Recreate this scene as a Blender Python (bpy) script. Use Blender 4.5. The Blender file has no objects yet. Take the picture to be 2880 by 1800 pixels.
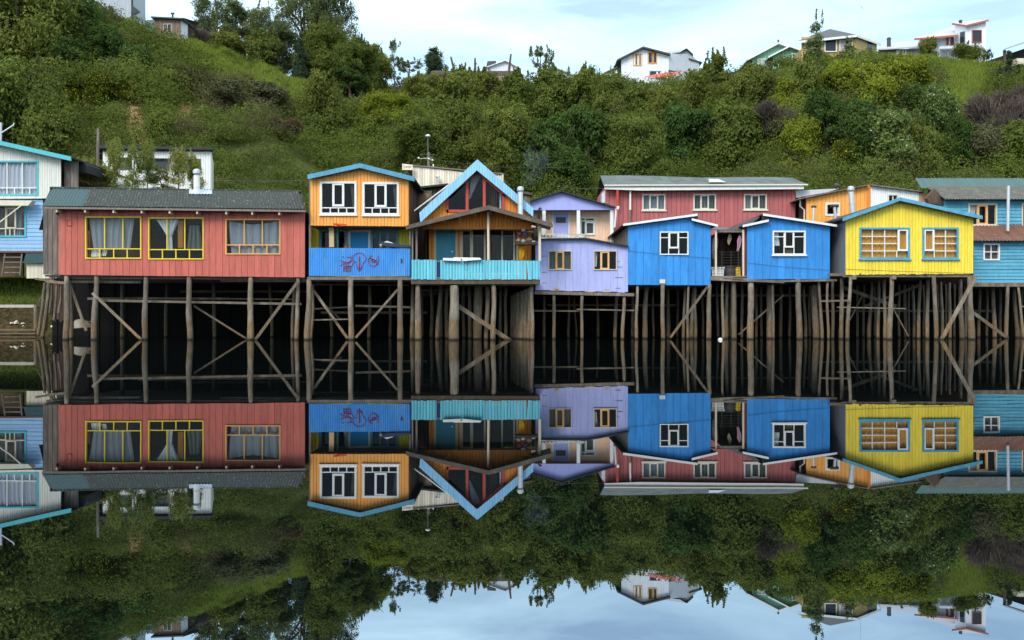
import bpy, math, random
import numpy as np
from mathutils import Vector, Matrix
random.seed(7)
RS = np.random.RandomState(11)
SC = bpy.context.scene
COL = SC.collection
FPX = 2560.0   # focal length in photo pixels (2880 wide)
CH = 0.875     # camera height above the water
def k(Y): return (40.0 + Y) / FPX
def X(px, Y): return (px - 1440.0) * k(Y)
def Z(py, Y): return CH + (900.0 - py) * k(Y)
def lerp(a, b, t): return a + (b - a) * t
def prof(pts):
    if not isinstance(pts, (list, tuple)): return lambda s: pts
    def f(s):
        if s <= pts[0][0]: return pts[0][1]
        for (a, va), (b, vb) in zip(pts, pts[1:]):
            if s <= b: return va + (vb - va) * (s - a) / max(b - a, 1e-9)
        return pts[-1][1]
    return f

# ------------------------------------------------------------ materials
MATS = {}
def nt(m):
    m.use_nodes = True
    n = m.node_tree.nodes; l = m.node_tree.links
    n.clear()
    out = n.new('ShaderNodeOutputMaterial')
    return n, l, out
def mixc(n, l, fac, a, b, mode='MIX'):
    x = n.new('ShaderNodeMix'); x.data_type = 'RGBA'; x.blend_type = mode
    if isinstance(fac, (int, float)): x.inputs[0].default_value = fac
    else: l.new(fac, x.inputs[0])
    for i, v in ((6, a), (7, b)):
        if isinstance(v, (tuple, list)): x.inputs[i].default_value = (*v[:3], 1)
        else: l.new(v, x.inputs[i])
    return x.outputs[2]
def mathn(n, l, op, a, b=None, clamp=False):
    x = n.new('ShaderNodeMath'); x.operation = op; x.use_clamp = clamp
    for i, v in ((0, a), (1, b)):
        if v is None: continue
        if isinstance(v, (int, float)): x.inputs[i].default_value = v
        else: l.new(v, x.inputs[i])
    return x.outputs[0]
def noise(n, l, vec, scale, detail=3, rough=.6):
    x = n.new('ShaderNodeTexNoise'); x.inputs['Scale'].default_value = scale
    x.inputs['Detail'].default_value = detail; x.inputs['Roughness'].default_value = rough
    if vec is not None: l.new(vec, x.inputs['Vector'])
    return x.outputs['Fac']
def ramp(n, l, fac, lo, hi):
    x = n.new('ShaderNodeMapRange'); x.inputs[1].default_value = lo; x.inputs[2].default_value = hi
    l.new(fac, x.inputs[0]); return x.outputs[0]
def worldpos(n, l, scale=(1, 1, 1)):
    g = n.new('ShaderNodeNewGeometry')
    mp = n.new('ShaderNodeMapping'); mp.inputs['Scale'].default_value = scale
    l.new(g.outputs['Position'], mp.inputs['Vector']); return mp.outputs[0]
def attr(n, name):
    a = n.new('ShaderNodeAttribute'); a.attribute_name = name; return a.outputs['Fac']

def paint(name, col, var=.10, streak=.22, col2=None, thr=(.62, .70), s2=2.5, st2=(1, 1, 1), rough=.6, metal=0., amt2=1., grain=.15):
    """Weathered paint: tone differs per board, streaky dirt, patches of a second colour."""
    if name in MATS: return MATS[name]
    m = bpy.data.materials.new(name); n, l, out = nt(m)
    b = n.new('ShaderNodeBsdfPrincipled'); l.new(b.outputs[0], out.inputs[0])
    t = attr(n, 'tint')
    tone = mathn(n, l, 'MULTIPLY_ADD', t, var * 2); tone.node.inputs[2].default_value = 1 - var
    v1 = noise(n, l, worldpos(n, l, (2.2, 2.2, .35)), 3.0, 4, .65)
    sd = ramp(n, l, v1, .35, .75)
    s = mathn(n, l, 'MULTIPLY_ADD', sd, -streak); s.node.inputs[2].default_value = 1 + streak * .35
    v3 = noise(n, l, worldpos(n, l, (1, 1, .25)), 28.0, 3, .7)
    g = mathn(n, l, 'MULTIPLY_ADD', v3, grain * 2); g.node.inputs[2].default_value = 1 - grain
    tt = mathn(n, l, 'MULTIPLY', mathn(n, l, 'MULTIPLY', tone, s), g)
    c = mixc(n, l, 1.0, col, tt, 'MULTIPLY')
    if col2 is not None:
        v2 = noise(n, l, worldpos(n, l, st2), s2, 6, .7)
        f = mathn(n, l, 'MULTIPLY', ramp(n, l, v2, *thr), amt2)
        c = mixc(n, l, f, c, col2)
    l.new(c, b.inputs['Base Color'])
    b.inputs['Roughness'].default_value = rough; b.inputs['Metallic'].default_value = metal
    b.inputs['Specular IOR Level'].default_value = .3
    bp = n.new('ShaderNodeBump'); bp.inputs['Strength'].default_value = .25; bp.inputs['Distance'].default_value = .02
    l.new(v3, bp.inputs['Height']); l.new(bp.outputs[0], b.inputs['Normal'])
    MATS[name] = m; return m

def pilemat():
    m = bpy.data.materials.new('weathered_timber'); n, l, out = nt(m)
    b = n.new('ShaderNodeBsdfPrincipled'); l.new(b.outputs[0], out.inputs[0])
    g = n.new('ShaderNodeNewGeometry'); sp = n.new('ShaderNodeSeparateXYZ'); l.new(g.outputs['Position'], sp.inputs[0])
    wn = noise(n, l, worldpos(n, l, (1, 1, 1)), 1.3, 3)
    zz = mathn(n, l, 'MULTIPLY_ADD', wn, .7); l.new(sp.outputs[2], zz.node.inputs[2])
    tide = ramp(n, l, zz, 1.25, 1.1)     # tide stain: tan wood below
    gr = noise(n, l, worldpos(n, l, (1, 1, .12)), 30, 4, .75)
    gg = ramp(n, l, gr, .3, .7)
    t = attr(n, 'tint')
    up = mixc(n, l, gg, (.062, .046, .033), (.29, .222, .155))
    up = mixc(n, l, mathn(n, l, 'MULTIPLY', ramp(n, l, noise(n, l, worldpos(n, l, (1, 1, .4)), 2.2, 3), .5, .72), .6), up, (.42, .37, .30))
    lo = mixc(n, l, gg, (.07, .046, .024), (.34, .225, .12))
    c = mixc(n, l, tide, up, lo)
    alg = ramp(n, l, noise(n, l, worldpos(n, l, (1, 1, .6)), 1.7, 4), .55, .75)
    c = mixc(n, l, mathn(n, l, 'MULTIPLY', alg, .45), c, (.09, .10, .035))
    wl = ramp(n, l, sp.outputs[2], .12, .02)   # black weed at the waterline
    c = mixc(n, l, wl, c, (.015, .015, .01))
    tone = mathn(n, l, 'MULTIPLY_ADD', t, .5); tone.node.inputs[2].default_value = .64
    c = mixc(n, l, 1.0, c, tone, 'MULTIPLY')
    l.new(c, b.inputs['Base Color']); b.inputs['Roughness'].default_value = .85
    bp = n.new('ShaderNodeBump'); bp.inputs['Strength'].default_value = .6; bp.inputs['Distance'].default_value = .02
    l.new(gr, bp.inputs['Height']); l.new(bp.outputs[0], b.inputs['Normal'])
    return m
PILE = pilemat()

def glassmat(name, refl=1.45, tint=(.75, .8, .82), op=.25):
    m = bpy.data.materials.new(name); n, l, out = nt(m)
    tr = n.new('ShaderNodeBsdfTransparent'); tr.inputs[0].default_value = (*tint, 1)
    gl = n.new('ShaderNodeBsdfGlossy'); gl.inputs['Roughness'].default_value = .03
    lw = n.new('ShaderNodeLayerWeight'); lw.inputs[0].default_value = .5
    pw = mathn(n, l, 'MULTIPLY_ADD', mathn(n, l, 'POWER', lw.outputs['Facing'], 5.0), .93); pw.node.inputs[2].default_value = .022
    bp = n.new('ShaderNodeBump'); bp.inputs['Strength'].default_value = .05; bp.inputs['Distance'].default_value = .05
    l.new(noise(n, l, worldpos(n, l), 1.2, 1), bp.inputs['Height']); l.new(bp.outputs[0], gl.inputs['Normal'])
    mx = n.new('ShaderNodeMixShader'); l.new(pw, mx.inputs[0]); l.new(tr.outputs[0], mx.inputs[1]); l.new(gl.outputs[0], mx.inputs[2])
    l.new(mx.outputs[0], out.inputs[0]); return m
GLASS = glassmat('window_glass')

def clothmat(name, col, trans=.35):
    if name in MATS: return MATS[name]
    m = bpy.data.materials.new(name); n, l, out = nt(m)
    d = n.new('ShaderNodeBsdfDiffuse'); t = n.new('ShaderNodeBsdfTranslucent')
    v = noise(n, l, worldpos(n, l, (1, 1, .2)), 14, 3)
    c = mixc(n, l, v, tuple(x * .75 for x in col), tuple(min(1, x * 1.15) for x in col))
    l.new(c, d.inputs[0]); l.new(c, t.inputs[0])
    mx = n.new('ShaderNodeMixShader'); mx.inputs[0].default_value = trans
    l.new(d.outputs[0], mx.inputs[1]); l.new(t.outputs[0], mx.inputs[2]); l.new(mx.outputs[0], out.inputs[0])
    MATS[name] = m; return m

# ------------------------------------------------------------ mesh builder
class MB:
    def __init__(s): s.v = []; s.f = []; s.t = []
    def add(s, vs, fs, tint=None):
        b = len(s.v); s.v += [tuple(p) for p in vs]
        if tint is None: tint = random.random()
        for f in fs: s.f.append(tuple(i + b for i in f)); s.t.append(tint)
    def box(s, x0, x1, y0, y1, z0, z1, tint=None):
        s.add([(x0, y0, z0), (x1, y0, z0), (x1, y1, z0), (x0, y1, z0), (x0, y0, z1), (x1, y0, z1), (x1, y1, z1), (x0, y1, z1)],
              [(0, 3, 2, 1), (4, 5, 6, 7), (0, 1, 5, 4), (1, 2, 6, 5), (2, 3, 7, 6), (3, 0, 4, 7)], tint)
    def pb(s, xa, xb, ya, yb, Y0, Y1, tint=None, Yp=None):
        """box given in photo pixels, measured at depth Yp (default its front face)"""
        P = Y0 if Yp is None else Yp
        s.box(X(xa, P), X(xb, P), Y0, Y1, Z(yb, P), Z(ya, P), tint)
    def hexa(s, q, Y0, Y1, Yp=None, tint=None):
        """quad in photo pixels (4 corners), extruded Y0..Y1"""
        P = Y0 if Yp is None else Yp
        w = [(X(a, P), Z(b, P)) for a, b in q]; n = len(w)
        vs = [(a, Y0, b) for a, b in w] + [(a, Y1, b) for a, b in w]
        fs = [tuple(range(n)), tuple(range(2 * n - 1, n - 1, -1))] + [(i, i + n, (i + 1) % n + n, (i + 1) % n) for i in range(n)]
        s.add(vs, fs, tint)
    def beam(s, x0, y0, x1, y1, w, Ya, Yb, th=.06, tint=None):
        """plank from pixel point to pixel point; Ya/Yb depth of each end; w pixels wide"""
        a = Vector((X(x0, Ya), Ya, Z(y0, Ya))); b = Vector((X(x1, Yb), Yb, Z(y1, Yb)))
        d = (b - a).normalized(); up = Vector((0, 1, 0)).cross(d).normalized(); nn = d.cross(up).normalized()
        h = up * (w * .8 * k((Ya + Yb) / 2) / 2); q = nn * th / 2
        vs = [a - h - q, a + h - q, a + h + q, a - h + q, b - h - q, b + h - q, b + h + q, b - h + q]
        s.add(vs, [(0, 1, 2, 3), (7, 6, 5, 4), (0, 4, 5, 1), (1, 5, 6, 2), (2, 6, 7, 3), (3, 7, 4, 0)], tint)
    def tube(s, pts, rad, n=8, tint=None, cap=True):
        pts = [Vector(p) for p in pts]; vs = []; fs = []
        for i, p in enumerate(pts):
            d = (pts[min(i + 1, len(pts) - 1)] - pts[max(i - 1, 0)]).normalized()
            a = Vector((0, 1, 0)) if abs(d.y) < .9 else Vector((1, 0, 0))
            u = a.cross(d).normalized(); w = d.cross(u)
            r = rad[i] if isinstance(rad, (list, tuple)) else rad
            for j in range(n):
                t = 2 * math.pi * j / n
                vs.append(p + u * (math.cos(t) * r) + w * (math.sin(t) * r))
        for i in range(len(pts) - 1):
            for j in range(n):
                a = i * n + j; b = i * n + (j + 1) % n
                fs.append((a, b, b + n, a + n))
        if cap: fs.append(tuple(range(n))[::-1]); fs.append(tuple(range(len(vs) - n, len(vs))))
        s.add(vs, fs, tint)
    def build(s, name, mat, parent=None, smooth=False):
        me = bpy.data.meshes.new(name); off = Vector((0, 0, 0))
        vv = s.v
        if parent is None:
            xs = [p[0] for p in vv]; ys = [p[1] for p in vv]; zs = [p[2] for p in vv]
            off = Vector(((min(xs) + max(xs)) / 2, (min(ys) + max(ys)) / 2, min(zs)))
            vv = [(p[0] - off.x, p[1] - off.y, p[2] - off.z) for p in vv]
        me.from_pydata(vv, [], s.f)
        a = me.attributes.new('tint', 'FLOAT', 'FACE'); a.data.foreach_set('value', s.t)
        if smooth: me.polygons.foreach_set('use_smooth', [True] * len(s.f))
        me.materials.append(mat); me.update()
        o = bpy.data.objects.new(name, me); COL.objects.link(o); o.location = off
        if parent is not None:
            o.parent = parent
            if parent.type == 'EMPTY': o.location = -Vector(parent.location)
        return o

def tag(o, label=None, cat=None, group=None, kind=None):
    if label: o['label'] = label
    if cat: o['category'] = cat
    if group: o['group'] = group
    if kind: o['kind'] = kind
    return o
def thing(name, label, cat, loc, group=None):
    o = bpy.data.objects.new(name, None); COL.objects.link(o); o.location = loc
    o.empty_display_size = .3
    return tag(o, label, cat, group)

# ------------------------------------------------------------ walls of real boards
def profile(s0, s1, kind, bw, g, d, jit):
    """cross-section points (s, t) with board ids"""
    out = []; s = s0; i = 0
    while s < s1 - 1e-6:
        w = bw * (random.uniform(.93, 1.07) if kind != 'wave' else 1); e = min(s + w, s1); j = random.uniform(-jit, jit)
        tint = random.random()
        if kind == 'v': pts = [(s, 0), (s + g * .5, d + j), (e - g * .5, d + j), (e, 0)]
        elif kind == 'wave': pts = [(lerp(s, e, q), d * (.5 - .5 * math.cos(q * 2 * math.pi))) for q in (0, .2, .35, .5, .65, .8, 1)]
        elif kind == 'lap': pts = [(s, 0), (s, d + j), (e, .004)]
        elif kind == 'batten': pts = [(s, .0), (s, d), (s + g, d), (s + g, 0), (e, 0)]
        else: pts = [(s, 0), (e, 0)]
        out.append((pts, tint)); s = e; i += 1
    return out
def sheet(mb, O, U, V, N, s0, s1, v0, v1, holes=(), kind='v', bw=.25, g=.02, d=.03, jit=.004, ragged=0., swap=False, tone=None):
    v0 = prof(v0); v1 = prof(v1); O = Vector(O); U = Vector(U); V = Vector(V); N = Vector(N)
    if swap:   # boards run along U, cross-section along V (rectangular walls only)
        a, b = s0, s1; s0, s1 = v0(0), v1(0); v0 = prof(a); v1 = prof(b); U, V = V, U
        holes = [(h[2], h[3], h[0], h[1]) for h in holes]
    for pts, tint in profile(s0, s1, kind, bw, g, d, jit):
        rg = random.uniform(-ragged, ragged)
        if tone is not None: tint = tone
        P = [pts[0]]
        for a, b in zip(pts, pts[1:]):
            cuts = sorted({h[i] for h in holes for i in (0, 1) if a[0] + 1e-6 < h[i] < b[0] - 1e-6})
            for c in cuts:
                q = (c - a[0]) / (b[0] - a[0]); P.append((c, a[1] + (b[1] - a[1]) * q))
            P.append(b)
        for a, b in zip(P, P[1:]):
            mid = (a[0] + b[0]) / 2
            iv = [(-1e9, 1e9)]
            for h in holes:
                if h[0] <= mid <= h[1]:
                    nw = []
                    for lo, hi in iv:
                        if h[2] > lo: nw.append((lo, min(hi, h[2])))
                        if h[3] < hi: nw.append((max(lo, h[3]), hi))
                    iv = nw
            for lo, hi in iv:
                q = []
                for (s, t) in (a, b):
                    z0 = max(v0(s) + rg, lo); z1 = min(v1(s), hi)
                    q.append((s, t, z0, z1))
                if q[0][3] <= q[0][2] + 1e-5 and q[1][3] <= q[1][2] + 1e-5: continue
                vs = [O + U * q[0][0] + V * q[0][2] + N * q[0][1], O + U * q[1][0] + V * q[1][2] + N * q[1][1],
                      O + U * q[1][0] + V * q[1][3] + N * q[1][1], O + U * q[0][0] + V * q[0][3] + N * q[0][1]]
                mb.add(vs, [(0, 1, 2, 3)], tint)
def front(par, name, mat, Y, xl, xr, top, bot, holes=(), kind='v', bw=16, g=1.4, d=.035, jit=.005, ragged=.006, swap=False, label=None):
    def cv(p): return Z(p, Y) if not isinstance(p, (list, tuple)) else [(X(a, Y), Z(b, Y)) for a, b in p]
    mb = MB()
    H = [(X(a, Y), X(b, Y), Z(d_, Y), Z(c, Y)) for a, b, c, d_ in holes]
    sheet(mb, (0, Y, 0), (1, 0, 0), (0, 0, 1), (0, -1, 0), X(xl, Y), X(xr, Y), cv(bot), cv(top), H, kind, bw * k(Y), g * k(Y), d, jit, ragged, swap)
    o = mb.build(name, mat, par)
    if label: o['label'] = label
    return o
def sides(par, mat, Y0, Y1, xl, xr, zl, zr, z0, kind='v', bw=.25, name='side_wall', which='lr', swap=False, zback=None, shear=0., label=None):
    """side walls (X given in metres) from the front plane back to Y1"""
    for c, x, zt, nx in (('l', xl, zl, -1), ('r', xr, zr, 1)):
        if c not in which: continue
        mb = MB(); L = math.hypot(Y1 - Y0, shear)
        sheet(mb, (x, Y0, 0), (shear / L, (Y1 - Y0) / L, 0), (0, 0, 1), (nx, 0, 0), .03, L, z0, zt, (), kind, bw, .02, .03, .004, 0, swap)
        o = mb.build(name, mat, par)
        if label: o['label'] = label
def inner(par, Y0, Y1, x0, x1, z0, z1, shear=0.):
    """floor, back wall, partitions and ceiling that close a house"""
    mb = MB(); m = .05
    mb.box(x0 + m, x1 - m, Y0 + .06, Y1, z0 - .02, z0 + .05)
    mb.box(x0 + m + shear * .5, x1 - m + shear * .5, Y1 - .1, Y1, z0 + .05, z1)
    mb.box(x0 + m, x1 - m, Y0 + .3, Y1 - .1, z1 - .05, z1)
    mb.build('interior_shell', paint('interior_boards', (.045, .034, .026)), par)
def slab(mb, Y0, Y1, pts, th, Yp=None, tint=None):
    P = Y0 if Yp is None else Yp
    for (a, b), (c, d) in zip(pts, pts[1:]):
        mb.hexa([(a, b), (c, d), (c, d + th), (a, b + th)], Y0, Y1, P, tint)
def roofslab(par, mat, Y0, Y1, pts, th=4, name='roof', Yp=None, wave=0, label=None):
    mb = MB(); slab(mb, Y0, Y1, pts, th, Yp)
    if wave:
        P = Y0 if Yp is None else Yp
        for (a, b), (c, d) in zip(pts, pts[1:]):
            A = Vector((X(a, P), Y0, Z(b, P) + .004)); B = Vector((X(c, P), Y0, Z(d, P) + .004)); V = (B - A).normalized()
            sheet(mb, A, (0, 1, 0), V, V.cross(Vector((0, 1, 0))) * -1, 0, Y1 - Y0, 0, (B - A).length, (), 'wave', wave, 0, .03)
    o = mb.build(name, mat, par)
    if label: o['label'] = label
    return o
def fascia(par, mat, Y0, pts, th, name='fascia', dy=.06, Yp=None):
    mb = MB()
    for (a, b), (c, d) in zip(pts, pts[1:]):
        t0 = th[0] if isinstance(th, tuple) else th
        t1 = th[1] if isinstance(th, tuple) else th
        mb.hexa([(a, b), (c, d), (c, d + t1), (a, b + t0)], Y0 - dy, Y0, Y0 if Yp is None else Yp)
    return mb.build(name, mat, par)

# ------------------------------------------------------------ windows
def rectframe(mb, x0, x1, y0, y1, w, Y0, Y1, Yp):
    mb.pb(x0, x1, y0, y0 + w, Y0, Y1, .5, Yp); mb.pb(x0, x1, y1 - w, y1, Y0, Y1, .5, Yp)
    mb.pb(x0, x0 + w, y0 + w, y1 - w, Y0, Y1, .5, Yp); mb.pb(x1 - w, x1, y0 + w, y1 - w, Y0, Y1, .5, Yp)
def window(par, Y, x0, x1, y0, y1, fw, mat, vb=(), hb=(), bw=3, barmat=None, sash=(), sashmat=None, sw=5, sill=0, curtains=(), label=None, pane=True, name='window'):
    mb = MB(); rectframe(mb, x0, x1, y0, y1, fw, Y - .065, Y + .08, Y)
    if sill: mb.pb(x0 - sill, x1 + sill, y1 - 1, y1 + 3, Y - .11, Y - .03, .5, Y)
    f = mb.build(name, mat, par)
    if label: f['label'] = label
    if vb or hb:
        mb = MB()
        for b in vb:
            x, a, c = (b[0], b[1], b[2]) if isinstance(b, tuple) else (b, y0 + fw, y1 - fw)
            mb.pb(x - bw / 2, x + bw / 2, a, c, Y - .02, Y + .04, .5, Y)
        for b in hb:
            y, a, c = (b[0], b[1], b[2]) if isinstance(b, tuple) else (b, x0 + fw, x1 - fw)
            mb.pb(a, c, y - bw / 2, y + bw / 2, Y - .023, Y + .037, .5, Y)
        mb.build('glazing_bar', barmat or mat, f)
    for s in sash:
        mb = MB(); rectframe(mb, *s, sw, Y - .05, Y + .03, Y); mb.build('sash', sashmat or barmat or mat, f)
    if pane:
        mb = MB(); mb.add([(X(a, Y), Y + .045, Z(b, Y)) for a, b in ((x0 + fw * .8, y1 - fw * .8), (x1 - fw * .8, y1 - fw * .8), (x1 - fw * .8, y0 + fw * .8), (x0 + fw * .8, y0 + fw * .8))], [(0, 1, 2, 3)]); mb.build('pane', GLASS, f)
    for c in curtains:
        curtain(f, Y + .12, *c)
    return f
def curtain(par, Y, tl, tr, bl, br, y0, y1, folds, amp, mat, sag=0, name='curtain'):
    nx, ny = max(12, folds * 8), 8; vs = []; fs = []
    ph = random.uniform(0, 6)
    for j in range(ny + 1):
        v = j / ny
        for i in range(nx + 1):
            u = i / nx; x = lerp(lerp(tl, tr, u), lerp(bl, br, u), v)
            y = lerp(y0 + sag * math.sin(math.pi * u), y1, v)
            yy = amp * (math.sin(u * folds * 6.283 + ph + v * .7) + .4 * math.sin(u * folds * 13.1 + 2 * v))
            vs.append((X(x, Y), Y + yy, Z(y, Y)))
    for j in range(ny):
        for i in range(nx):
            a = j * (nx + 1) + i; fs.append((a, a + 1, a + nx + 2, a + nx + 1))
    mb = MB(); mb.add(vs, fs, .5); return mb.build(name, mat, par, True)
def hole(x0, x1, y0, y1, fw): return (x0 + fw * .6, x1 - fw * .6, y0 + fw * .6, y1 - fw * .6)

# ------------------------------------------------------------ stilts, pipes
def stilt(par, xt, yt, xb, wt, wb, Y, name='stilt', mat=None, zb=-1.2):
    r0 = wt * k(Y) / 2; r1 = wb * k(Y) / 2; zt = Z(yt, Y); xa = X(xt, Y); xw = X(xb, Y)
    n = 7; pts = []; rad = []; ax = random.uniform(-1, 1) * .035; ph = random.uniform(0, 6)
    for i in range(n + 1):
        t = i / n; z = lerp(zt, 0, min(1, t * 1.0)) if i < n else zb
        x = lerp(xa, xw, t) + ax * math.sin(t * 5 + ph); y = Y + ax * math.cos(t * 4 + ph)
        pts.append((x, y, z)); rad.append(lerp(r0, r1, t) * random.uniform(.92, 1.08))
    mb = MB(); mb.tube(pts, rad, 9); return mb.build(name, mat or PILE, par, True)
def brace(par, x0, y0, x1, y1, w, Ya, Yb=None, th=.05, name='brace', mat=None):
    mb = MB(); mb.beam(x0, y0, x1, y1, w, Ya, Ya if Yb is None else Yb, th); return mb.build(name, mat or PILE, par)
METAL = paint('galvanised_metal', (.62, .63, .64), .05, .25, rough=.38, metal=.55)
DARKM = paint('sooty_metal', (.06, .055, .055), .05, .2, rough=.5)
def flue(par, px, y0, y1, w, Y, cap='hat', mat=METAL, name='chimney_pipe', lean=0, capw=None):
    x = X(px, Y); r = w * k(Y) / 2; zt = Z(y0, Y); zb = Z(y1, Y); dx = lean * k(Y)
    mb = MB()
    mb.tube([(x + dx, Y, zb), (lerp(x, x + dx, .4), Y, lerp(zt, zb, .35)), (x, Y, zt)], [r, r, r], 14)
    mb.tube([(x + dx * .5, Y, lerp(zt, zb, .52)), (x + dx * .49, Y, lerp(zt, zb, .5))], [r * 1.12, r * 1.12], 14)
    o = mb.build(name, mat, par, False)
    h = r * 2
    mb = MB()
    if cap == 'hat':
        mb.tube([(x, Y, zt + .02), (x, Y, zt + h * .35), (x, Y, zt + h * .9), (x, Y, zt + h * 1.1)], [r * .8, r * 1.25, r * 1.25, r * .5], 14)
    elif cap == 'tee':
        c = (capw or w * 2.2) * k(Y) / 2
        mb.tube([(x - c, Y, zt + r), (x + c, Y, zt + r)], [r * 1.15, r * 1.15], 12)
    mb.build('cowl', METAL if cap == 'hat' else DARKM, o)
    return o
# ============================================================ colours
M_RED = paint('brick_red_paint', (.51, .128, .094), .10, .32, (.34, .19, .15), (.66, .74), 8, (1.5, 1, .45), .6, 0., .7, .2)
M_REDB = paint('faded_red_paint', (.45, .125, .12), .10, .25)
M_BLUE = paint('bright_blue_paint', (.04, .26, .66), .09, .32, (.14, .38, .66), (.63, .74), 6, (2, 1, .25), .6, 0., .7, .2)
M_BLUE2 = paint('corrugated_blue_paint', (.06, .28, .68), .05, .25, (.14, .36, .60), (.5, .7), 2.2, (1.5, 1, .25))
M_YEL = paint('yellow_paint', (.86, .66, .065), .06, .2, (.52, .41, .10), (.66, .76), 8, (1.5, 1, .35), .6, 0., .8, .18)
M_ORA = paint('orange_paint', (.90, .38, .075), .06, .18, (.92, .48, .16), (.5, .75), 3, (2, 1, .2))
M_ORD = paint('deep_orange_paint', (.70, .24, .035), .08, .2)
M_LIL = paint('lilac_paint', (.39, .42, .79), .05, .15, (.55, .50, .42), (.70, .78), 3.0, (1.2, 1, .8))
M_LILW = paint('peeling_lilac_paint', (.41, .44, .76), .05, .2, (.48, .46, .70), (.55, .8), 2.0, (1.2, 1, .5))
M_PEACH = paint('peach_paint', (.88, .58, .40), .05, .15, (.74, .48, .34), (.55, .75), 2)
M_TURQ = paint('turquoise_paint', (.15, .56, .68), .10, .2, (.24, .60, .70), (.5, .75), 3, (2, 1, .2))
M_SKYB = paint('sky_blue_paint', (.27, .58, .86), .06, .15, (.38, .66, .88), (.5, .75), 4, (2, 1, .3))
M_TEALF = paint('teal_blue_trim', (.10, .33, .48), .06, .25, (.07, .22, .33), (.5, .7), 4)
M_TEALW = paint('teal_board_paint', (.09, .33, .46), .18, .25, (.16, .43, .55), (.48, .72), 1.6, (.5, 1, 2.2))
M_LTEAL = paint('turquoise_trim', (.09, .45, .50), .06, .2, (.12, .36, .36), (.6, .75), 4)
M_PALEB = paint('pale_blue_boards', (.26, .45, .68), .07, .18)
M_WHITE = paint('white_paint', (.80, .80, .77), .03, .12, (.55, .50, .42), (.66, .80), 4)
M_CREAM = paint('cream_paint', (.66, .60, .47), .08, .2, (.45, .38, .28), (.6, .8), 3)
M_OFFW = paint('off_white_boards', (.74, .73, .66), .05, .15)
M_YFR = paint('yellow_window_frame', (.80, .60, .05), .05, .1)
M_OFR = paint('orange_window_frame', (.80, .40, .12), .05, .1)
M_RFR = paint('red_window_frame', (.46, .07, .05), .05, .1)
M_NFR = paint('natural_window_frame', (.64, .54, .40), .08, .15)
M_CFR = paint('cream_window_frame', (.68, .64, .52), .04, .1)
M_GREY = paint('weathered_boards', (.17, .14, .12), .3, .3, (.28, .25, .21), (.5, .7), 3, (2, 2, .3), .85)
M_BRN = paint('brown_boards', (.085, .055, .038), .3, .3, (.16, .11, .075), (.5, .7), 3, (2, 2, .3), .85)
M_PALEW = paint('pale_raw_boards', (.80, .70, .55), .16, .2, (.55, .33, .18), (.6, .72), 2.2, (3, 1, .25), .8)
M_SIDE = paint('grey_metal_cladding', (.20, .22, .26), .04, .2, None, rough=.45, metal=.3)
M_RF1 = paint('lichen_roof', (.036, .044, .038), .04, .25, (.40, .41, .35), (.61, .64), 11, (1.7, .55, .55), .85)
M_RF1G = paint('green_roof_sheet', (.030, .075, .078), .04, .2)
M_RFB = paint('patched_green_roof', (.065, .092, .088), .25, .3, (.13, .135, .12), (.45, .7), 1.5, (.5, 1, 1))
M_RFG = paint('grey_moss_roof', (.085, .085, .075), .1, .3, (.17, .165, .10), (.5, .72), 2.5)
M_RFT = paint('faded_green_roof', (.040, .105, .098), .12, .3, (.07, .09, .085), (.5, .7), 1.2)
M_RUST = paint('rusty_roof', (.16, .075, .05), .15, .3, (.36, .26, .18), (.60, .70), 3, (.6, 1, 2), .85)
M_DKRF = paint('dark_roof_edge', (.03, .032, .035), .1, .3)
M_BRF = paint('brown_porch_roof', (.10, .075, .055), .2, .3, (.18, .15, .12), (.5, .7), 3)
M_ROOM = paint('soffit_boards', (.30, .24, .04), .1, .2)
C_GREY = clothmat('grey_net_curtain', (.37, .375, .40), .1); C_WHITE = clothmat('white_curtain', (.92, .92, .95), .1)
C_YEL = clothmat('amber_curtain', (.90, .40, .06), .0); C_SIL = clothmat('silvery_curtain', (.80, .78, .84), .1)
C_PINK = clothmat('pink_cloth', (.62, .38, .50)); C_BEIGE = clothmat('beige_cloth', (.50, .43, .30)); C_YCL = clothmat('yellow_cloth', (.80, .42, .02))
C_DIM = clothmat('dim_curtain', (.22, .22, .20)); C_ORC = clothmat('orange_curtain', (.62, .26, .05))

def planks_row(par, name, x0, x1, y0, y1, Y, n, tilt=0, w=None):
    pass

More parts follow.
